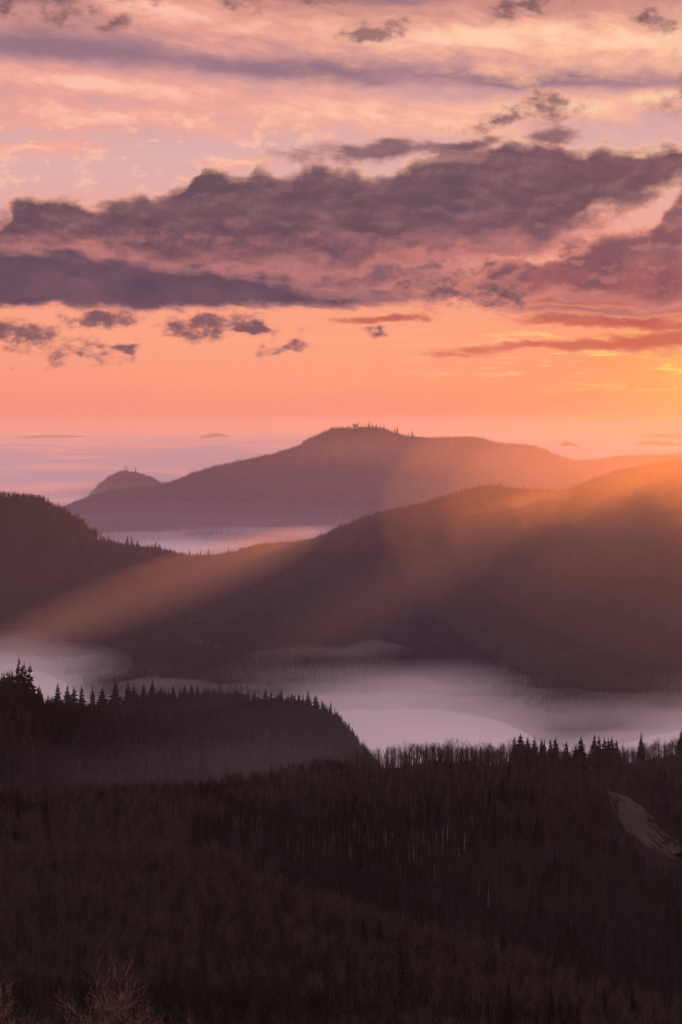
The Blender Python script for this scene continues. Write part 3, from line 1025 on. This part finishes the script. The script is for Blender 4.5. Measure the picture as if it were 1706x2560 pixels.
def clump(seed, n, rad, conifer):
    """a few far trees in one light mesh for the distant woods"""
    r = random.Random(seed)
    v, f, mi = [], [], []
    for k in range(n):
        x, y = r.uniform(-rad, rad), r.uniform(-rad, rad)
        con = r.random() < conifer
        parts = spruce(seed * 50 + k, H=r.uniform(15, 23), whorls=8, per=6, rad=.16) if con else \
            bare_tree(seed * 50 + k, H=r.uniform(11, 16), limbs=8, twigs=3, sub=1, low=.3, wide=.6, thick=2.2)
        for (pv, pf), m_ in zip(parts, (0, 1) if con else (2, 3)):
            o = len(v)
            v += [q + Vector((x, y, 0)) for q in pv]
            f += [tuple(i + o for i in q) for q in pf]
            mi += [m_] * len(pf)
    return mesh('wood_clump_%d' % seed, v, f, [M_SBARK, M_NEEDLE, M_BARK, M_FARTWIG], mi)


C_STEM = proto_collection('stem_kinds', [joined('stem_tree_%d' % i, bare_tree(600 + i, H=19, limbs=7, twigs=4, sub=3, low=.6, wide=.4), [M_STEM, M_TWIG]) for i in range(3)])
C_MIXED = proto_collection('mixed_wood_kinds', [clump(i + 1, 7, 13, .45) for i in range(5)])
C_LEAFLESS = proto_collection('leafless_wood_kinds', [clump(i + 31, 8, 13, .04) for i in range(4)])


def instancer(name, pts, coll, label, smin, smax, seed, nkinds, rot_tilt=0.04):
    """ONE stuff object: points that carry instances"""
    n = len(pts)
    r = np.random.default_rng(seed)
    me = bpy.data.meshes.new(name)
    me.from_pydata([tuple(p) for p in pts], [], [])
    a = me.attributes.new('size', 'FLOAT', 'POINT')
    a.data.foreach_set('value', (smin + (smax - smin) * r.beta(2, 2, n)).astype(np.float32))
    a = me.attributes.new('turn', 'FLOAT_VECTOR', 'POINT')
    rot = np.stack([r.normal(0, rot_tilt, n), r.normal(0, rot_tilt, n), r.random(n) * 6.283], 1).astype(np.float32)
    a.data.foreach_set('vector', rot.ravel())
    a = me.attributes.new('pick', 'INT', 'POINT')
    a.data.foreach_set('value', r.integers(0, nkinds, n).astype(np.int32))
    o = add(name, me)
    g = bpy.data.node_groups.new(name + '_scatter', 'GeometryNodeTree')
    g.interface.new_socket('Geometry', in_out='INPUT', socket_type='NodeSocketGeometry')
    g.interface.new_socket('Geometry', in_out='OUTPUT', socket_type='NodeSocketGeometry')
    N = g.nodes
    gi, go = N.new('NodeGroupInput'), N.new('NodeGroupOutput')
    mp = N.new('GeometryNodeMeshToPoints')
    ip = N.new('GeometryNodeInstanceOnPoints')
    ci = N.new('GeometryNodeCollectionInfo')
    ci.inputs['Collection'].default_value = coll
    ci.inputs['Separate Children'].default_value = True
    ci.inputs['Reset Children'].default_value = True

    def attr(nm, ty):
        q = N.new('GeometryNodeInputNamedAttribute')
        q.data_type = ty
        q.inputs['Name'].default_value = nm
        return q.outputs['Attribute']
    L = g.links.new
    L(gi.outputs[0], mp.inputs['Mesh'])
    L(mp.outputs[0], ip.inputs['Points'])
    L(ci.outputs[0], ip.inputs['Instance'])
    ip.inputs['Pick Instance'].default_value = True
    L(attr('pick', 'INT'), ip.inputs['Instance Index'])
    e2r = N.new('FunctionNodeEulerToRotation')
    L(attr('turn', 'FLOAT_VECTOR'), e2r.inputs[0])
    L(e2r.outputs[0], ip.inputs['Rotation'])
    L(attr('size', 'FLOAT'), ip.inputs['Scale'])
    L(ip.outputs[0], go.inputs[0])
    md = o.modifiers.new('scatter', 'NODES')
    md.node_group = g
    tag(o, label, kind='stuff')
    return o


def stackp(q):
    return np.stack(q[:3], 1)



# ------------------------------------------------------------------ single trees
def two_part(tree, mats):
    return [mesh('trunk', tree[0][0], tree[0][1], mats[0]), mesh('crown', tree[1][0], tree[1][1], mats[1])]


class Kind:
    """first thing of a kind is built, the rest are copies of it and of its parts"""

    def __init__(k, name, trees, mats, cat):
        k.name, k.cat, k.protos = name, cat, []
        k.meshes = [two_part(t, mats) for t in trees]
        k.heights = [max(v.z for v in list(t[1][0]) + list(t[0][0])) for t in trees]

    def place(k, which, loc, height, rz, label, group, parts=True, wide=1.0):
        root = bpy.data.objects.new(k.name, None)
        COL.objects.link(root)
        root.empty_display_size = 1.0
        sc = height / k.heights[which]
        root.location, root.rotation_euler, root.scale = loc, (0, 0, rz), (sc * wide, sc * wide, sc)
        for nm, me in zip(('trunk', 'crown'), k.meshes[which]):
            c = bpy.data.objects.new(nm, me)
            COL.objects.link(c)
            c.parent = root
        return tag(root, label, k.cat, group)


K_SPRUCE = Kind('spruce_tree', SPRUCE, (M_SBARK, M_NEEDLE), 'tree')
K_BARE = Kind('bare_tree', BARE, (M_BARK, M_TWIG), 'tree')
K_BIRCH = Kind('birch_tree', [bare_tree(300 + i, H=16, limbs=7, twigs=4, sub=3, low=.5, wide=.35, thick=1.1) for i in range(3)], (M_BIRCH, M_TWIG), 'tree')
K_BROAD = Kind('big_conifer', [spruce(400 + i, H=26, whorls=15, per=9, rad=r_, gap=.18, low=.12) for i, r_ in enumerate((.24, .28, .22))], (M_SBARK, M_NEEDLE), 'tree')
ORD = ['first', 'second', 'third', 'fourth', 'fifth', 'sixth', 'seventh', 'eighth', 'ninth', 'tenth', 'eleventh', 'twelfth', 'thirteenth',
       'fourteenth', 'fifteenth', 'sixteenth', 'seventeenth', 'eighteenth', 'nineteenth', 'twentieth']


def ground_at_row(sheet, px, y, t0, t1):
    """row t where the ground at azimuth px shows at image height y"""
    best = None
    for t in np.linspace(t0, t1, 120):
        x_, y_, z_ = sheet.at(px, t)
        yy = EYE - (z_ - ALT) / y_ * FPX
        if best is None or abs(yy - y) < best[0]:
            best = (abs(yy - y), t)
    return best[1]


def skyline(sheet, px, t0, t1):
    ts = np.linspace(t0, t1, 80)
    yy = [EYE - (sheet.at(px, t)[2] - ALT) / sheet.at(px, t)[1] * FPX for t in ts]
    return float(ts[int(np.argmin(yy))])


def stand(kind, which, sheet, px, ytop, t, label, group, wide=1.0):
    x_, y_, z_ = sheet.at(px, t if not isinstance(t, tuple) else skyline(sheet, px, *t))
    h = ydrop(ytop, y_) - (z_ - ALT)
    return kind.place(which, (x_, y_, z_ - 0.2), max(h, 6.0), rng.uniform(0, 6.28), label, group, wide=wide)


# spruces standing above the bare crowns of the right-hand ridge, left to right
row = [(385, 72), (428, 50), (478, 72), (525, 78), (577, 82), (597, 90), (640, 85), (675, 76), (752, 100), (820, 125), (855, 68),
       (950, 56), (982, 66), (1020, 80), (1048, 80), (1072, 75), (1105, 92), (1280, 42), (1562, 22)]
for i, (xz, yz) in enumerate(row):
    px, yt = (1150 + xz * .3546) * .39977, (1810 + yz * .3546) * .39977
    stand(K_SPRUCE, (0, 2, 0, 2, 0, 1)[i % 6], near, px, yt + 2.0, (10.0, 12.3), 'dark spruce, %s from the left of the row above the bare ridge' % ORD[i],
          'spruces along the right ridge skyline', wide=rng.uniform(1.5, 2.2))
# two young spruces in front of the bare wood at the left edge
for px, yt, lab in [(18, 786, 'slim dark spruce at the left edge before the bare wood'), (46, 786, 'pointed dark spruce, second from the left edge before the bare wood'),
                    (118, 798, 'dark bushy spruce standing alone among bare grey trunks')]:
    stand(K_SPRUCE, 1, near, px, yt, 9.9, lab, 'spruces in the bare wood')
# the big conifers at the left edge of the left hill
for px, yt, w_, lab in [(19, 655, 0, 'tallest broad conifer at the left edge, leftmost of the three joined tops'), (24, 658, 1, 'broad conifer in the middle of the tall group at the left edge'),
                        (30, 660, 2, 'broad conifer on the right of the tall group at the left edge'), (7, 668, 2, 'dark conifer left of the tall group at the left edge'),
                        (12, 668, 0, 'narrow conifer just left of the tall broad group'), (2, 671, 0, 'pointed conifer cut by the left edge of the view'),
                        (39, 682, 1, 'shorter broad conifer just right of the tall group')]:
    stand(K_BROAD, w_, left, px, yt, (2.4, 3.5), lab, 'big conifers on the left hill')
sky_left = [(265, 365), (310, 372), (340, 380), (375, 372), (425, 372), (470, 385), (530, 350), (588, 355), (615, 372), (660, 368), (700, 346), (740, 380), (795, 374),
            (850, 372), (880, 368), (905, 366)]
for i, (xz, yz) in enumerate(sky_left):
    px, yt = xz * .544 * .4, (1500 + yz * .544) * .4
    stand(K_SPRUCE, (0, 1, 2)[i % 3], back, px, yt + 3.0, (1.6, 2.5), 'spruce, %s from the left along the skyline of the back spur' % ORD[i], 'spruces on the back spur skyline', wide=rng.uniform(1.5, 2.3))
edge_left = [(1095, 395), (1130, 408), (1170, 410), (1220, 388), (1245, 396), (1292, 392), (1340, 410), (1375, 412), (1415, 396), (1450, 420), (1480, 440), (1520, 470), (1550, 492), (1580, 530), (1600, 560), (1625, 590)]
for i, (xz, yz) in enumerate(edge_left):
    px, yt = xz * .544 * .4, (1500 + yz * .544) * .4
    stand(K_SPRUCE, (2, 0, 1)[i % 3], left, px, yt + 3.0, (2.4, 3.5), 'spruce, %s from the left on the rim sloping down to the fog' % ORD[i], 'spruces on the rim of the left hill', wide=rng.uniform(1.5, 2.2))
front_left = [(250, 445), (290, 470), (335, 458), (380, 478), (412, 460), (455, 463), (500, 474), (570, 678), (597, 685), (770, 735), (865, 762)]
for i, (xz, yz) in enumerate(front_left):
    px, yt = xz * .544 * .4, (1500 + yz * .544) * .4
    t = ground_at_row(left, px, yt + 24, 1.0, 2.95)
    stand(K_SPRUCE, (0, 2)[i % 2], left, px, yt, t, 'dark spruce, %s from the left on the face of the left hill' % ORD[i], 'spruces on the face of the left hill', wide=1.25)
rr = random.Random(31)
spots = [rr.uniform(106, 335) for _ in range(28)] + [rr.uniform(336, 480) for _ in range(14)] + [rr.uniform(481, 680) for _ in range(20)]
for i, px in enumerate(sorted(spots)):
    t = skyline(ridge, px, 3.6, 4.3)
    x_, y_, z_ = ridge.at(px, t)
    part_ = 'in the dip of the middle ridge skyline' if px < 336 else ('on the rising middle ridge skyline' if px < 480 else 'on the right part of the middle ridge skyline')
    K_SPRUCE.place(i % 3, (x_, y_, z_ - .2), rr.uniform(15, 31) if px < 300 else rr.uniform(13, 25), rr.uniform(0, 6.28), 'small dark spruce ' + part_, 'spruces ' + part_, wide=1.3)
# birches with pale stems on the far side of the bowl
bir = [(205, 190), (240, 180), (190, 300), (310, 245), (335, 250), (270, 360), (380, 170), (405, 235), (430, 350), (440, 190), (465, 200), (487, 160), (540, 240), (565, 205), (632, 412), (675, 462)]
for i, (xz, yz) in enumerate(bir):
    px, yb = (853 + xz * .544) * .4, (2000 + yz * .544) * .4
    t = ground_at_row(near, px, yb + 6, 9.3, 10.9)
    x_, y_, z_ = near.at(px, t)
    K_BIRCH.place(i % 3, (x_, y_, z_ - .2), rng.uniform(14, 19), rng.uniform(0, 6.28), 'pale stemmed birch, %s from the left of the birches in the dark hollow' % ORD[i], 'birches in the hollow')

# ------------------------------------------------------------------ woods
MEADOW = [(604, 794), (611, 793), (619, 796), (626, 797), (633, 803), (641, 807), (647, 815), (656, 822), (661, 831), (673, 840), (684, 850), (684, 862), (668, 858), (652, 849), (645, 847), (633, 836), (625, 832), (619, 821), (613, 816), (611, 806)]


def in_poly(px, y, poly):
    r = np.zeros(len(px), bool)
    for (x0, y0), (x1, y1) in zip(poly, poly[1:] + poly[:1]):
        c = ((y0 > y) != (y1 > y)) & (px < (x1 - x0) * (y - y0) / (y1 - y0 + 1e-9) + x0)
        r ^= c
    return r


def open_ground(x, y, z):
    """ground of the clearing, and the strip before it whose crowns would hide it"""
    px, yy = x / y * FPX + 341, EYE - (z - ALT) / y * FPX
    px = px + 9 * perlin(x / 14, y / 22)
    yy = yy + 5 * perlin(x / 17 + 9, y / 17)
    m_ = in_poly(px, yy, MEADOW)
    for d_ in (5, 10, 15, 20):
        m_ |= in_poly(px, yy - d_, MEADOW)
    return m_


q = near.scatter(32000, 6.5, 13.4, -260, 930, lambda p, t, x, y: np.clip((t - 6.5) / 0.4, 0, 1), 21)
pts = stackp(q)
keep = ~open_ground(pts[:, 0], pts[:, 1], pts[:, 2])
pts, tt = pts[keep], q[4][keep]
pxs = pts[:, 0] / pts[:, 1] * FPX + 341
tops = EYE - (pts[:, 2] + 14 - ALT) / pts[:, 1] * FPX
inview = (pxs > 4) & (pxs < 678) & (tops < 1012)
order = np.argsort(np.where(inview, pts[:, 1], 1e9))
chosen = order[:280]
for n_, k in enumerate(chosen):
    x_, y_, z_ = pts[k]
    K_BARE.place(n_ % 5, (x_, y_, z_), rng.uniform(11, 18), rng.uniform(0, 6.28), 'bare tree in the dense wood at the bottom of the view, shade in its colour', 'bare trees low on the near slope')
rest_i = np.setdiff1d(np.arange(len(pts)), chosen)
rest = pts[rest_i]
rt, rp = tt[rest_i], pxs[rest_i]
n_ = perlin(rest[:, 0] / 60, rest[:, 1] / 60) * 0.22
bowl = (rt + n_ > 8.3) & (rt + n_ < 10.35) & (rp > 190 + 0 * rp)  # hollow mask: shade comes from the darker twig copy here
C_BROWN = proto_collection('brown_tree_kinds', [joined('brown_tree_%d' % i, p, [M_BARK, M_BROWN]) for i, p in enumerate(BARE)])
instancer('forest', rest[bowl], C_BARE, 'bare wood in the hollow of the near slope, shade put into its dark colour', 0.62, 1.08, 5, 5)
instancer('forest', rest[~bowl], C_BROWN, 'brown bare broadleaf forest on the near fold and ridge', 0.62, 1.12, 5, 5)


q = near.scatter(420, 7.4, 10.8, 250, 720, lambda p, t, x, y: np.clip(perlin(x / 80 + 5, y / 80) * 2, 0, 1), 43)
sp = stackp(q)
sp = sp[~open_ground(sp[:, 0], sp[:, 1], sp[:, 2])]
instancer('forest', sp, C_SPRUCE, 'scattered dark spruces among the bare trees of the near slope', 0.6, 1.0, 17, 4)
C_FOLDLIT = proto_collection('fold_lit_tree_kinds', [joined('fold_lit_tree_%d' % i, bare_tree(500 + i, H=12, limbs=8, twigs=5, sub=4, low=.25, wide=.5, thick=.9), [M_FOLDLIT, M_FOLDLIT]) for i in range(3)])
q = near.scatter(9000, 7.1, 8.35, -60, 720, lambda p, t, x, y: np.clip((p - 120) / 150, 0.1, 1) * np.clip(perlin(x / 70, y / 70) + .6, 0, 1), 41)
instancer('forest', stackp(q), C_FOLDLIT, 'bare wood along the near fold, sky light put into its paler colour', 0.8, 1.15, 15, 3)
q = near.scatter(9000, 9.2, 11.3, -60, 560, lambda p, t, x, y: np.clip(1.2 - np.abs(t - 10.6) / 0.8, 0, 1) * np.clip(perlin(x / 55, y / 55) * 1.3 + .35, 0, 1) * np.clip((520 - p) / 160, 0, 1), 42)
instancer('forest', stackp(q), C_STEM, 'wood with pale visible stems on the left part of the bare ridge', 0.8, 1.1, 16, 3)


def dens_left(p, t, x, y):
    n = perlin(x / 90, y / 90) * 1.3
    top = np.exp(-((t - 3.0) / 0.32) ** 2)
    return np.clip(0.20 + 0.9 * n + 0.6 * top, 0, 1)


q = left.scatter(5200, 1.0, 4.3, -250, 470, dens_left, 22)
pts = stackp(q)
pxs = pts[:, 0] / pts[:, 1] * FPX + 341
cand = np.where((pxs > 3) & (pxs < 370) & (q[4] > 2.2) & (q[4] < 3.03))[0]
cand = cand[np.argsort(-q[4][cand])][:170]
for n_, k in enumerate(cand):
    x_, y_, z_ = pts[k]
    K_SPRUCE.place(n_ % 4, (x_, y_, z_ - .2), rng.uniform(15, 23), rng.uniform(0, 6.28), 'dark spruce in the close stand on the upper left hill', 'spruces in the stand on the left hill', wide=rng.uniform(1.2, 1.9))
instancer('forest', np.delete(pts, cand, axis=0), C_SPRUCE, 'dark spruce stands on the left hill', 0.55, 1.0, 6, 4)
q = left.scatter(2600, 2.6, 3.25, -250, 470, None, 52)
instancer('forest', stackp(q), C_SPRUCE, 'close spruce canopy along the top of the left hill', 0.6, 0.95, 61, 4)
q = back.scatter(1500, 1.6, 2.3, -250, 470, None, 53)
instancer('forest', stackp(q), C_SPRUCE, 'close spruce canopy along the back spur', 0.55, 0.9, 62, 4)
q = left.scatter(6500, 0.6, 4.3, -250, 470, None, 23)
instancer('forest', stackp(q), C_BROWN, 'bare broadleaf trees between the spruces of the left hill', 0.6, .95, 7, 5)
q = back.scatter(2600, 1.0, 3.3, -200, 400, None, 24)
instancer('forest', stackp(q), C_SPRUCE, 'spruce wood on the spur behind the left hill', 0.45, 0.8, 8, 4)
q = back.scatter(1800, 1.0, 3.3, -200, 400, None, 34)
instancer('forest', stackp(q), C_BARE, 'bare trees on the spur behind the left hill', 0.5, 0.9, 8, 5)
q = knoll.scatter(900, 0.8, 3.2, 120, 350, None, 25)
instancer('forest', stackp(q), C_BARE, 'bare wood on the round knoll in the fog', 0.6, 0.9, 9, 5)
q = ridge.scatter(26000, 0.8, 5.0, -250, 1000, None, 26)
instancer('forest', stackp(q), C_LEAFLESS, 'leafless woods covering the middle ridge', 0.7, 1.1, 10, 4)
q = ridge.scatter(9000, 0.8, 4.6, -250, 1000, lambda p, t, x, y: np.clip(perlin(x / 300, y / 300) * 1.6 + .25 + .5 * np.exp(-((t - 4) / .2) ** 2), 0, 1), 27)
instancer('forest', stackp(q), C_MIXED, 'spruce groups along the middle ridge', 0.6, 1.0, 11, 5)
q = castle.scatter(26000, 0.9, 3.7, -50, 900, None, 28)
sp = stackp(q)
cx_, cy_, cz_ = castle.at(354, 3.0)
sp = sp[((sp[:, 0] - cx_) ** 2 + (sp[:, 1] - cy_) ** 2 > 45 ** 2)]
instancer('forest', sp, C_MIXED, 'woods covering the church hill', 0.7, 1.15, 12, 5)
q = small_hill.scatter(1900, 0.7, 3.0, 70, 280, None, 29)
instancer('forest', stackp(q), C_MIXED, 'woods on the small hill in the fog sea', 0.6, 1.0, 13, 5)

for sheet_, t0, t1, x0, x1, step, lo, hi, sd, lab in [(castle, 2.7, 3.3, 72, 690, 3.2, .6, 1.1, 71, 'fine tree line along the crest of the church hill'),
                                                     (ridge, 3.6, 4.3, 106, 690, 3.4, .5, 0.95, 72, 'fine tree line along the crest of the middle ridge'),
                                                     (small_hill, 1.7, 2.3, 92, 200, 2.5, .5, .9, 73, 'fine tree line along the top of the small hill')]:
    rr = random.Random(sd)
    cp, px = [], x0
    while px < x1:
        if sheet_ is not castle or abs(px - 354.5) > 4:
            x_, y_, z_ = sheet_.at(px, skyline(sheet_, px, t0, t1))
            cp.append((x_, y_, z_ - .3))
        px += step * rr.choice((.25, .5, .8, 1.2, 2.2))
    instancer('forest', cp, C_SPRUCE, lab, lo, hi, sd, 4)

# ------------------------------------------------------------------ clearing on the right slope
mv = []
for (px, y) in MEADOW:
    t = ground_at_row(near, px, y, 9.4, 11.0)
    x_, y_, z_ = near.at(px, t)
    mv.append((x_, y_, z_))
gx = np.linspace(604.2, 683.8, 44)
verts, faces, idx = [], [], {}
NYM = 30
for a, px in enumerate(gx):
    ys = []
    for (x0, y0), (x1, y1) in zip(MEADOW, MEADOW[1:] + MEADOW[:1]):
        if (x0 - px) * (x1 - px) <= 0 and x0 != x1:
            ys.append(y0 + (y1 - y0) * (px - x0) / (x1 - x0))
    y0, y1 = (min(ys), max(ys)) if ys else (802, 803)
    for b_ in range(NYM):
        y = y0 + (y1 - y0) * b_ / (NYM - 1)
        x_, y_, z_ = near.at(px, ground_at_row(near, px, y, 9.4, 11.0))
        verts.append((x_, y_, z_ + (2.0 if 0 < b_ < NYM - 1 and 0 < a < 43 else -0.8)))
for a in range(len(gx) - 1):
    for b_ in range(NYM - 1):
        q0 = a * NYM + b_
        faces.append((q0, q0 + NYM, q0 + NYM + 1, q0 + 1))
tag(add('meadow', mesh('meadow', verts, faces, M_MEADOW, smooth_=True)), 'pale open clearing between the woods on the right slope', kind='structure')


# ------------------------------------------------------------------ church on the hill top
def box(v, f, x0, x1, y0, y1, z0, z1):
    b0 = len(v)
    v += [(x0, y0, z0), (x1, y0, z0), (x1, y1, z0), (x0, y1, z0), (x0, y0, z1), (x1, y0, z1), (x1, y1, z1), (x0, y1, z1)]
    f += [tuple(b0 + i for i in q) for q in ((0, 3, 2, 1), (4, 5, 6, 7), (0, 1, 5, 4), (1, 2, 6, 5), (2, 3, 7, 6), (3, 0, 4, 7))]


ch = bpy.data.objects.new('hilltop_church', None)
COL.objects.link(ch)
cx, cy, cz = castle.at(354.5, skyline(castle, 354.5, 2.7, 3.3))
ch.location = (cx, cy, cz - 1)
tag(ch, 'small pale church with pointed towers on the highest hill', 'church')
v, f = [], []
box(v, f, -7, 13, -6, 6, 0, 13)
nave = add('nave', mesh('nave', v, f, M_PLASTER), ch)
v = [(-7.6, -6.8, 13), (13.6, -6.8, 13), (13.6, 6.8, 13), (-7.6, 6.8, 13), (-7.6, 0, 20), (13.6, 0, 20)]
f = [(0, 1, 5, 4), (2, 3, 4, 5), (0, 4, 3), (1, 2, 5), (0, 3, 2, 1)]
add('roof', mesh('roof', v, f, M_TILES), nave)
for k, (tx, th) in enumerate([(-4.5, 18), (7.5, 19)]):
    v, f = [], []
    box(v, f, tx - 3, tx + 3, -12, -6.01, 0, th)
    tw = add('tower', mesh('tower', v, f, M_PLASTER), ch)
    v = [(tx - 3.4, -12.4, th), (tx + 3.4, -12.4, th), (tx + 3.4, -5.6, th), (tx - 3.4, -5.6, th), (tx, -9, th + 11)]
    f = [(0, 1, 4), (1, 2, 4), (2, 3, 4), (3, 0, 4), (0, 3, 2, 1)]
    add('spire', mesh('spire', v, f, M_TILES), tw)
for k in range(4):
    v, f = [], []
    box(v, f, -2 + 4 * k - .7 + 1, -2 + 4 * k + .7 + 1, -6.15, -5.9, 4, 9)
    if abs(-1 + 4 * k - 7.5) > 3.5:
        add('window', mesh('window', v, f, M_DARK), nave)
# trees on the summit beside it
summit = [(368.8, 420.2, 'tall dark spruce right of the hilltop church'), (372.6, 422.4, 'spruce beside the tall spruce on the church hill summit'),
          (376.2, 422.6, 'stout spruce in the summit group on the church hill'), (380.8, 423.4, 'dark narrow spruce at the right end of the summit group'),
          (394.4, 427.0, 'small spruce below the church summit on the right shoulder'), (397.0, 426.0, 'taller of the two spruces on the right shoulder below the church'),
          (412.2, 428.9, 'lone pointed spruce on the ridge right of the church hill summit'), (408.5, 431.0, 'short spruce left of the lone pointed spruce')]
for i, (px, yt, lab) in enumerate(summit):
    stand(K_SPRUCE, i % 3, castle, px, yt, (2.7, 3.3), lab, 'spruces on the church hill summit', wide=1.2)
for i, (px, yt, lab) in enumerate([(358.3, 420.0, 'thin bare tree just right of the church'), (361, 420.4, 'second thin bare tree right of the church'), (365, 421, 'thin bare tree left of the tall summit spruce'),
                                   (370.8, 420.4, 'slim bare tree behind the tall summit spruce'), (383.5, 423.4, 'pale bare tree at the right end of the summit group')]):
    stand(K_BARE, i % 5, castle, px, yt, (2.7, 3.3), lab, 'bare trees beside the church')
# broad tree on the little hill in the fog sea
stand(K_BARE, 4, small_hill, 125.5, 465.0, (1.7, 2.3), 'broad round crowned tree on top of the small fog bound hill', None, wide=2.2)
stand(K_SPRUCE, 0, small_hill, 135.5, 465.4, (1.7, 2.3), 'tiny pointed tree right of the broad tree on the small hill', None)


# ------------------------------------------------------------------ budding bushes just below the lookout
def grow(r, p, d, L, rad, depth, twv, twf, stv, stf):
    """a bent branch: segments, side branches, then fine twigs"""
    n = 4
    pts, q, dd = [p.copy()], p.copy(), d.copy()
    for k in range(n):
        dd = (dd + Vector((r.gauss(0, .17), r.gauss(0, .17), r.gauss(.06, .12)))).normalized()
        q = q + dd * L / n
        pts.append(q.copy())
    rads = [rad * (1 - 0.7 * k / n) for k in range(n + 1)]
    tube(*((stv, stf) if depth > 1 else (twv, twf)), pts, rads, 4 if depth > 1 else 3)
    if depth == 0:
        return
    m_ = 7 if depth > 1 else 6
    for j in range(m_):
        k = 1 + int((j + r.random()) * (n - 0.01) / m_)
        side = rdir(r, (pts[min(k + 1, n)] - pts[k - 1]).normalized(), .62)
        grow(r, pts[min(k, n)], side, L * r.uniform(.32, .6), rad * .5, depth - 1, twv, twf, stv, stf)


def bush(px, D_, ytop, width_px, label, seed, nst):
    r = random.Random(seed)
    x_ = (px - 341) / FPX * D_
    zt = ALT + ydrop(ytop, D_)
    # ground below
    j = int(np.argmin(np.abs(near.X[:, near.ncol // 2] * 0 + near.D[:, 0] - D_)))
    zg = float(np.interp(x_, near.X[j], near.Z[j])) + ALT
    H = zt - zg
    root = bpy.data.objects.new('bare_bush', None)
    COL.objects.link(root)
    root.location = (x_, D_, zg - .1)
    tag(root, label, 'bush', 'budding bushes below the lookout')
    W_ = width_px / FPX * D_ * .5
    for k in range(nst):
        a = 6.283 * k / nst + r.random()
        rr = r.random() ** .6
        d = Vector((math.cos(a) * W_ * rr / H * 1.0, math.sin(a) * W_ * rr / H * .8, 1)).normalized()
        L = H * r.uniform(.55, .78) * (1 - .22 * rr)
        sv, sf, tv, tf = [], [], [], []
        grow(r, Vector((math.cos(a) * .25 * rr, math.sin(a) * .25 * rr, 0)), d, L, .045, 3, tv, tf, sv, sf)
        st = add('stem', mesh('stem', sv, sf, M_BARK), root)
        add('twigs', mesh('twigs', tv, tf, M_RED_TWIG), st)['kind'] = 'stuff'
    return root


bush(122, 92, 968, 96, 'large bare bush with budding tips at the bottom, left of centre', 51, 12)
bush(12, 84, 988, 44, 'bare budding bush cut by the bottom left corner', 52, 7)
bush(62, 80, 1010, 40, 'low twiggy bush between the two larger bare bushes', 53, 6)
bush(178, 86, 1011, 46, 'low twiggy bush right of the large bare bush', 54, 6)
